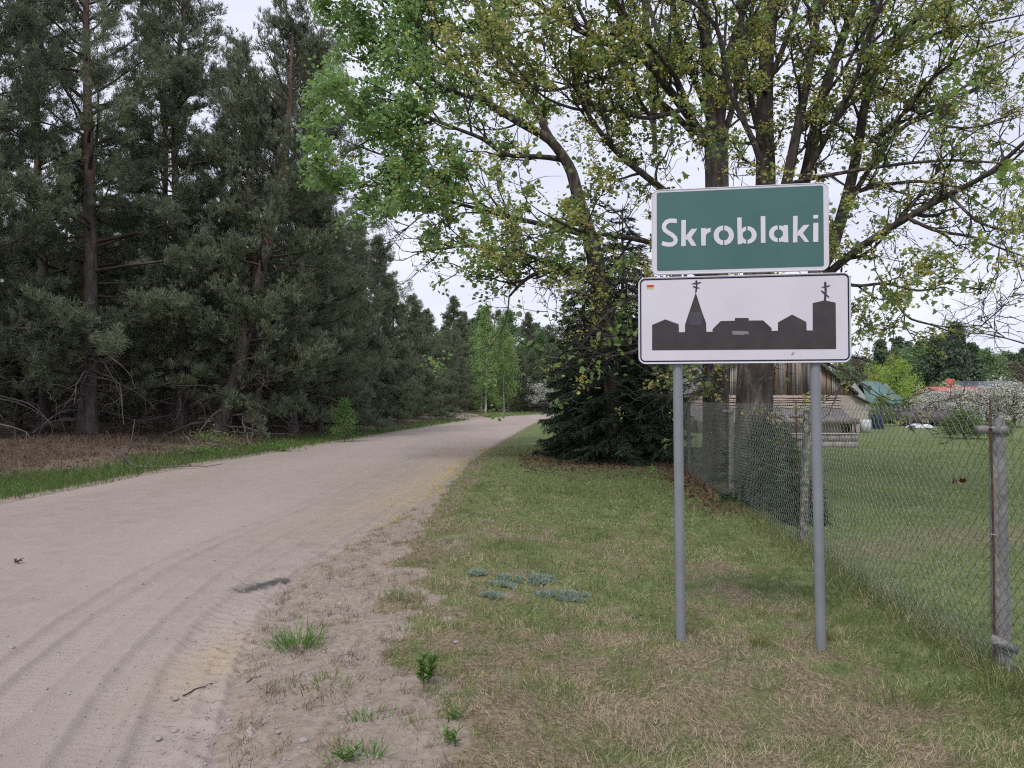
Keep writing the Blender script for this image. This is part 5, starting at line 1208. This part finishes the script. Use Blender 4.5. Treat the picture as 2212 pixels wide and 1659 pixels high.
tuft_plant('grass_tuft', 'biggest green grass tuft, on the small sandy step of the road edge', 645, 1400, 170, .20, .0055, 'weed', group=TGp, spread=.07)
for px, py, n, h, lab in [(883,1362,40,.08,'small green tuft uphill from the big tuft, nearest the dry grass'),(757,1250,30,.08,'little tuft right of the dark stain on the road'),(700,1355,24,.06,'faint tuft above the big one'),(700,1480,120,.08,'brownish green mat of short grass below the big tuft'),(795,1555,50,.09,'short tuft halfway between the leafy weed and the bottom edge'),(800,1640,60,.10,'grass tuft near the bottom edge, left of the leafy weeds'),(860,1290,40,.09,'tuft at the border of sand and dry grass'),(985,1515,40,.1,'upright bright tuft below the leafy weed'),(1370,1335,60,.07,'broad-leaved green clump left of the left sign pole'),(990,1165,130,.05,'low deep green clover patch on the verge near the road')]:
    tuft_plant('grass_tuft', lab, px, py, n, h, .005, 'weed' if n > 30 and py != 1480 else 'blade', group=TGp, spread=.05 if n < 100 else .13)
for px, py, lab in [(2140,1500,'tall tuft of green grass below the near fence post'),(1950,1530,'green tuft on the verge right of the right sign pole'),(1640,1395,'thin grass tuft between the feet of the two sign poles'),(1790,1385,'grass tuft hugging the foot of the right sign pole'),(1475,1372,'grass tuft hugging the foot of the left sign pole')]:
    tuft_plant('grass_tuft', lab, px, py, 110, .17 if px > 1900 else .1, .004, 'blade', spread=.10 if px > 1900 else .04, tilt=(0, .6), group='grass tufts by the sign and fence')
def weed(px, py, h, nl, lab, mat='weed', lsz=.036):
    x, y, z = gp(px, py); g = np.random.default_rng(int(px*7)); root = empty('leafy_weed', (x, y, z)); tag(root, lab, 'weed', 'leafy weeds at the edge of the dry grass')
    st = []; P = []; D = []
    for k in range(4):
        a = g.uniform(0, 6.28); p0 = np.array([g.normal()*.015, g.normal()*.015, 0]); q = [p0, p0+[.012*math.cos(a), .012*math.sin(a), h*.5], p0+[.03*math.cos(a), .03*math.sin(a), h*g.uniform(.8, 1.05)]]
        st.append((np.array(q), np.array([.0025, .002, .001])))
        for t in np.linspace(.15, 1, nl//4):
            c = q[0]+(q[2]-q[0])*t; P.append(c); b = g.uniform(0, 6.28); D.append([math.cos(b), math.sin(b), .5+.8*t])
    mb = MB(); mb.tubes(st, 4); mb.build('stem', M[mat], root)
    P = np.array(P); D = np.array(D); zz = -np.ones(len(P))
    y_ax = D/np.linalg.norm(D, axis=1, keepdims=True); x_ax = np.cross(y_ax, [0, 0, 1.]); x_ax /= np.linalg.norm(x_ax, axis=1, keepdims=True)+1e-9
    Rm = np.stack([x_ax*.45, y_ax, np.cross(x_ax, y_ax)], -1); mb = MB(); mb.stamp(LEAF_CUP[0]*np.array([.62, 1, 1]), LEAF_CUP[1], P, Rm, lsz*g.uniform(.7, 1.3, len(P))); mb.build('leaves', M[mat], root, False, 'stuff')
weed(921, 1480, .13, 110, 'leafy green weed, the most distinct plant on the sandy slope', lsz=.042)
weed(972, 1560, .06, 24, 'smaller leafy weed below the most distinct one')
weed(978, 1610, .06, 28, 'leafy weed nearest the bottom edge in the dry grass', lsz=.038)
weed(750, 1648, .04, 30, 'low broad-leaved weed at the bottom edge on bare sand', lsz=.045)
for i, (px, py, r, lab) in enumerate([(1062,1290,.075,'small round silvery cushion plant nearest the camera'),(1085,1268,.10,'round silvery cushion plant left of the long silvery mat'),(1030,1243,.06,'smallest faint silvery cushion, farthest left'),(1140,1255,.17,'long silvery mat of low leaves, left half'),(1215,1285,.15,'right end of the silvery mat, thinning into grass')]):
    x, y, z = gp(px, py); g = np.random.default_rng(i); n = int(900*(r/.1)**1.3); th = g.uniform(0, 6.28, n); rr = r*np.sqrt(g.random(n)); lx = rr*np.cos(th)*(1.5 if i > 2 else 1); ly = rr*np.sin(th)*.9
    kk = fbm((x+lx)*16, (y+ly)*16, 7) > .46; lx, ly, rr = lx[kk], ly[kk], rr[kk]; n = len(lx); D = np.stack([lx/r*.8, ly/r*.8, np.ones(n)], 1)+g.normal(size=(n, 3))*.4; P = np.stack([lx, ly, .016*(1-(rr/r)**2)+.002+surf_z(x+lx, y+ly)-z], 1)
    V, Fc = tuft(g, 4, .10, .6); mb = MB(); mb.stamp(V, Fc, P, rots(g, n, D, .1), .028*g.uniform(.7, 1.3, n)); o = mb.build('cushion_plant', M['silver']); o.location = (x, y, z)
    tag(o, lab, 'cushion plant', 'silvery cushion plants on the verge')
# weeds on the left bank
for i, (px, py, h, lab) in enumerate([(440,952,.45,'yellow-green weed on the bank below the leaning pine'),(478,958,.35,'yellow-green weed right beside a twin on the bank'),(430,985,.3,'low green weed lower down the bank'),(610,975,.3,'patchy green herb on the bank left of the birch bush')]):
    p = gp(px, py); g = np.random.default_rng(i+50); n = 260
    P = g.normal(size=(n, 3))*np.array([.30, .22, h*.3])+[0, 0, h*.4]; mb = MB(); mb.stamp(LEAF_CUP[0], LEAF_CUP[1], P, rots(g, n, np.tile([0, 0, 1.], (n, 1)), .6), .06*g.uniform(.6, 1.2, n)); mb.tubes([(np.array([[0, 0, -.05], [a_, b_, h*.7]]), np.array([.008, .004])) for a_, b_ in g.normal(size=(6, 2))*.2], 4)
    o = empty('bank_weed'); mb.build('leaves', M['pale_green'] if i < 2 else M['weed'], o, False, 'stuff'); o.location = (p[0], p[1], float(surf_z(p[0], p[1]))); tag(o, lab, 'weed', 'weeds on the left bank')
# fallen branches
def fallen(name, label, pts, r, cat='branch', twigs=5, seed=0, mat='dead'):
    g = np.random.default_rng(seed); W = []
    for px, py, dz in pts:
        p = gp(px, py) if dz < .06 else (W[-1][0]+(px-lx_)/F_PX*W[-1][1], W[-1][1], 0); lx_ = px; W.append([p[0], p[1], float(surf_z(p[0], p[1]))+r+dz])
    W = np.array(W); o_ = W[0].copy(); t = np.linspace(0, 1, len(W)*3); Q = np.stack([np.interp(t, np.linspace(0, 1, len(W)), W[:, i]) for i in range(3)], 1)+g.normal(size=(len(t), 3))*r*.8
    tb = [(Q-o_, np.linspace(r, r*.35, len(Q)))]
    for k in range(twigs):
        i = g.integers(2, len(Q)-1); dd = norm(g.normal(size=3)*[1, 1, .5]+[0, 0, .4]); l = r*g.uniform(8, 22); tb.append((np.array([Q[i], Q[i]+dd*l*.5, Q[i]+dd*l+g.normal(size=3)*l*.1])-o_, np.array([r*.5, r*.35, r*.2])))
    mb = MB(); mb.tubes(tb, 5); o = mb.build(name, M[mat], None, True); o.location = tuple(o_); tag(o, label, cat, 'fallen branches and twigs on the ground')
fallen('fallen_branch', 'long bleached branch lying on the left bank above the green strip', [(385,985,0),(430,962,.1),(470,966,.05),(520,978,0)], .035, seed=1)
fallen('fallen_branch', 'short grey branch sticking up from the bank at the left', [(280,1015,0),(268,985,.3),(290,960,.5)], .03, seed=2, twigs=7)
fallen('fallen_branch', 'dark branch lying low at the upper edge of the green strip', [(300,1010,0),(340,1012,.02),(480,1008,0)], .025, seed=3)
fallen('dead_sapling', 'forked pale dead sapling standing on the bank', [(545,968,0),(528,950,.5),(522,930,1.0)], .03, seed=4, twigs=4)
fallen('dead_sapling', 'straight pale dead sapling beside the forked one', [(540,966,0),(546,950,.5),(547,930,.95)], .022, seed=5, twigs=2)
fallen('fallen_twig', 'long thin twig lying in the grass before the spruces', [(1130,1010,0),(1180,1022,.02),(1235,1035,.02),(1275,1042,0)], .012, seed=6)
fallen('fallen_twig', 'dark twig lying on the loose sand left of the grass tuft', [(395,1508,0),(430,1490,.004),(460,1477,0)], .005, seed=7, mat='twig', twigs=2)
fallen('fallen_twig', 'short dark stick on the sand right of its longer neighbour', [(535,1475,0),(563,1463,.003)], .004, seed=8, mat='twig', twigs=1)
fallen('straw_stalk', 'pale broken stalk standing in the dry grass above the weeds', [(940,1482,0),(934,1455,.06),(928,1440,.10)], .003, seed=9, twigs=0)
# dark leaf on the road far left
x, y, z = gp(36, 1218); mb = MB(); mb.stamp(LEAF_MAPLE[0], LEAF_MAPLE[1], np.zeros((2, 3)), rots(rng, 2, np.tile([0, 0, 1.], (2, 1)), .5), np.array([.07, .05])); o = mb.build('fallen_leaf', M['deadleaf']); o.location = (x, y, z+.012); tag(o, 'single dark dead leaf on the road near the left margin', 'dead leaf')
# near sprays of large young maple leaves, every leaf its own
LM = MB(); LM.add(LEAF_MAPLE[0], LEAF_MAPLE[1]); leaf_me = LM.mesh('leaf', M['maple_big']); g = np.random.default_rng(4); cnt = 0
for (px, py, d, rx, ry, n) in [(2065,170,8.6,45,42,26),(2170,365,8.4,38,35,18),(1970,640,9.2,70,28,26),(2150,560,9,45,25,16),(1725,30,9.5,60,40,16),(1440,250,11.5,40,50,16),(1500,340,11.5,60,40,16),(1300,560,12,60,40,18),(1330,720,12,60,50,18),(2100,520,9.2,40,30,12)]:
    for k in range(n):
        p = at(px+g.normal()*rx*.6, py+g.normal()*ry*.6, d+g.normal()*.18); o = link('leaf', leaf_me, treeB_o)
        o.location = tuple(p-np.array(treeB_o.location)); s = g.uniform(.06, .115); o.scale = (s, s, s); o.rotation_euler = (g.uniform(-2.2, -.6), g.uniform(-.7, .7), g.uniform(0, 6.28)); cnt += 1
print('big leaves', cnt)
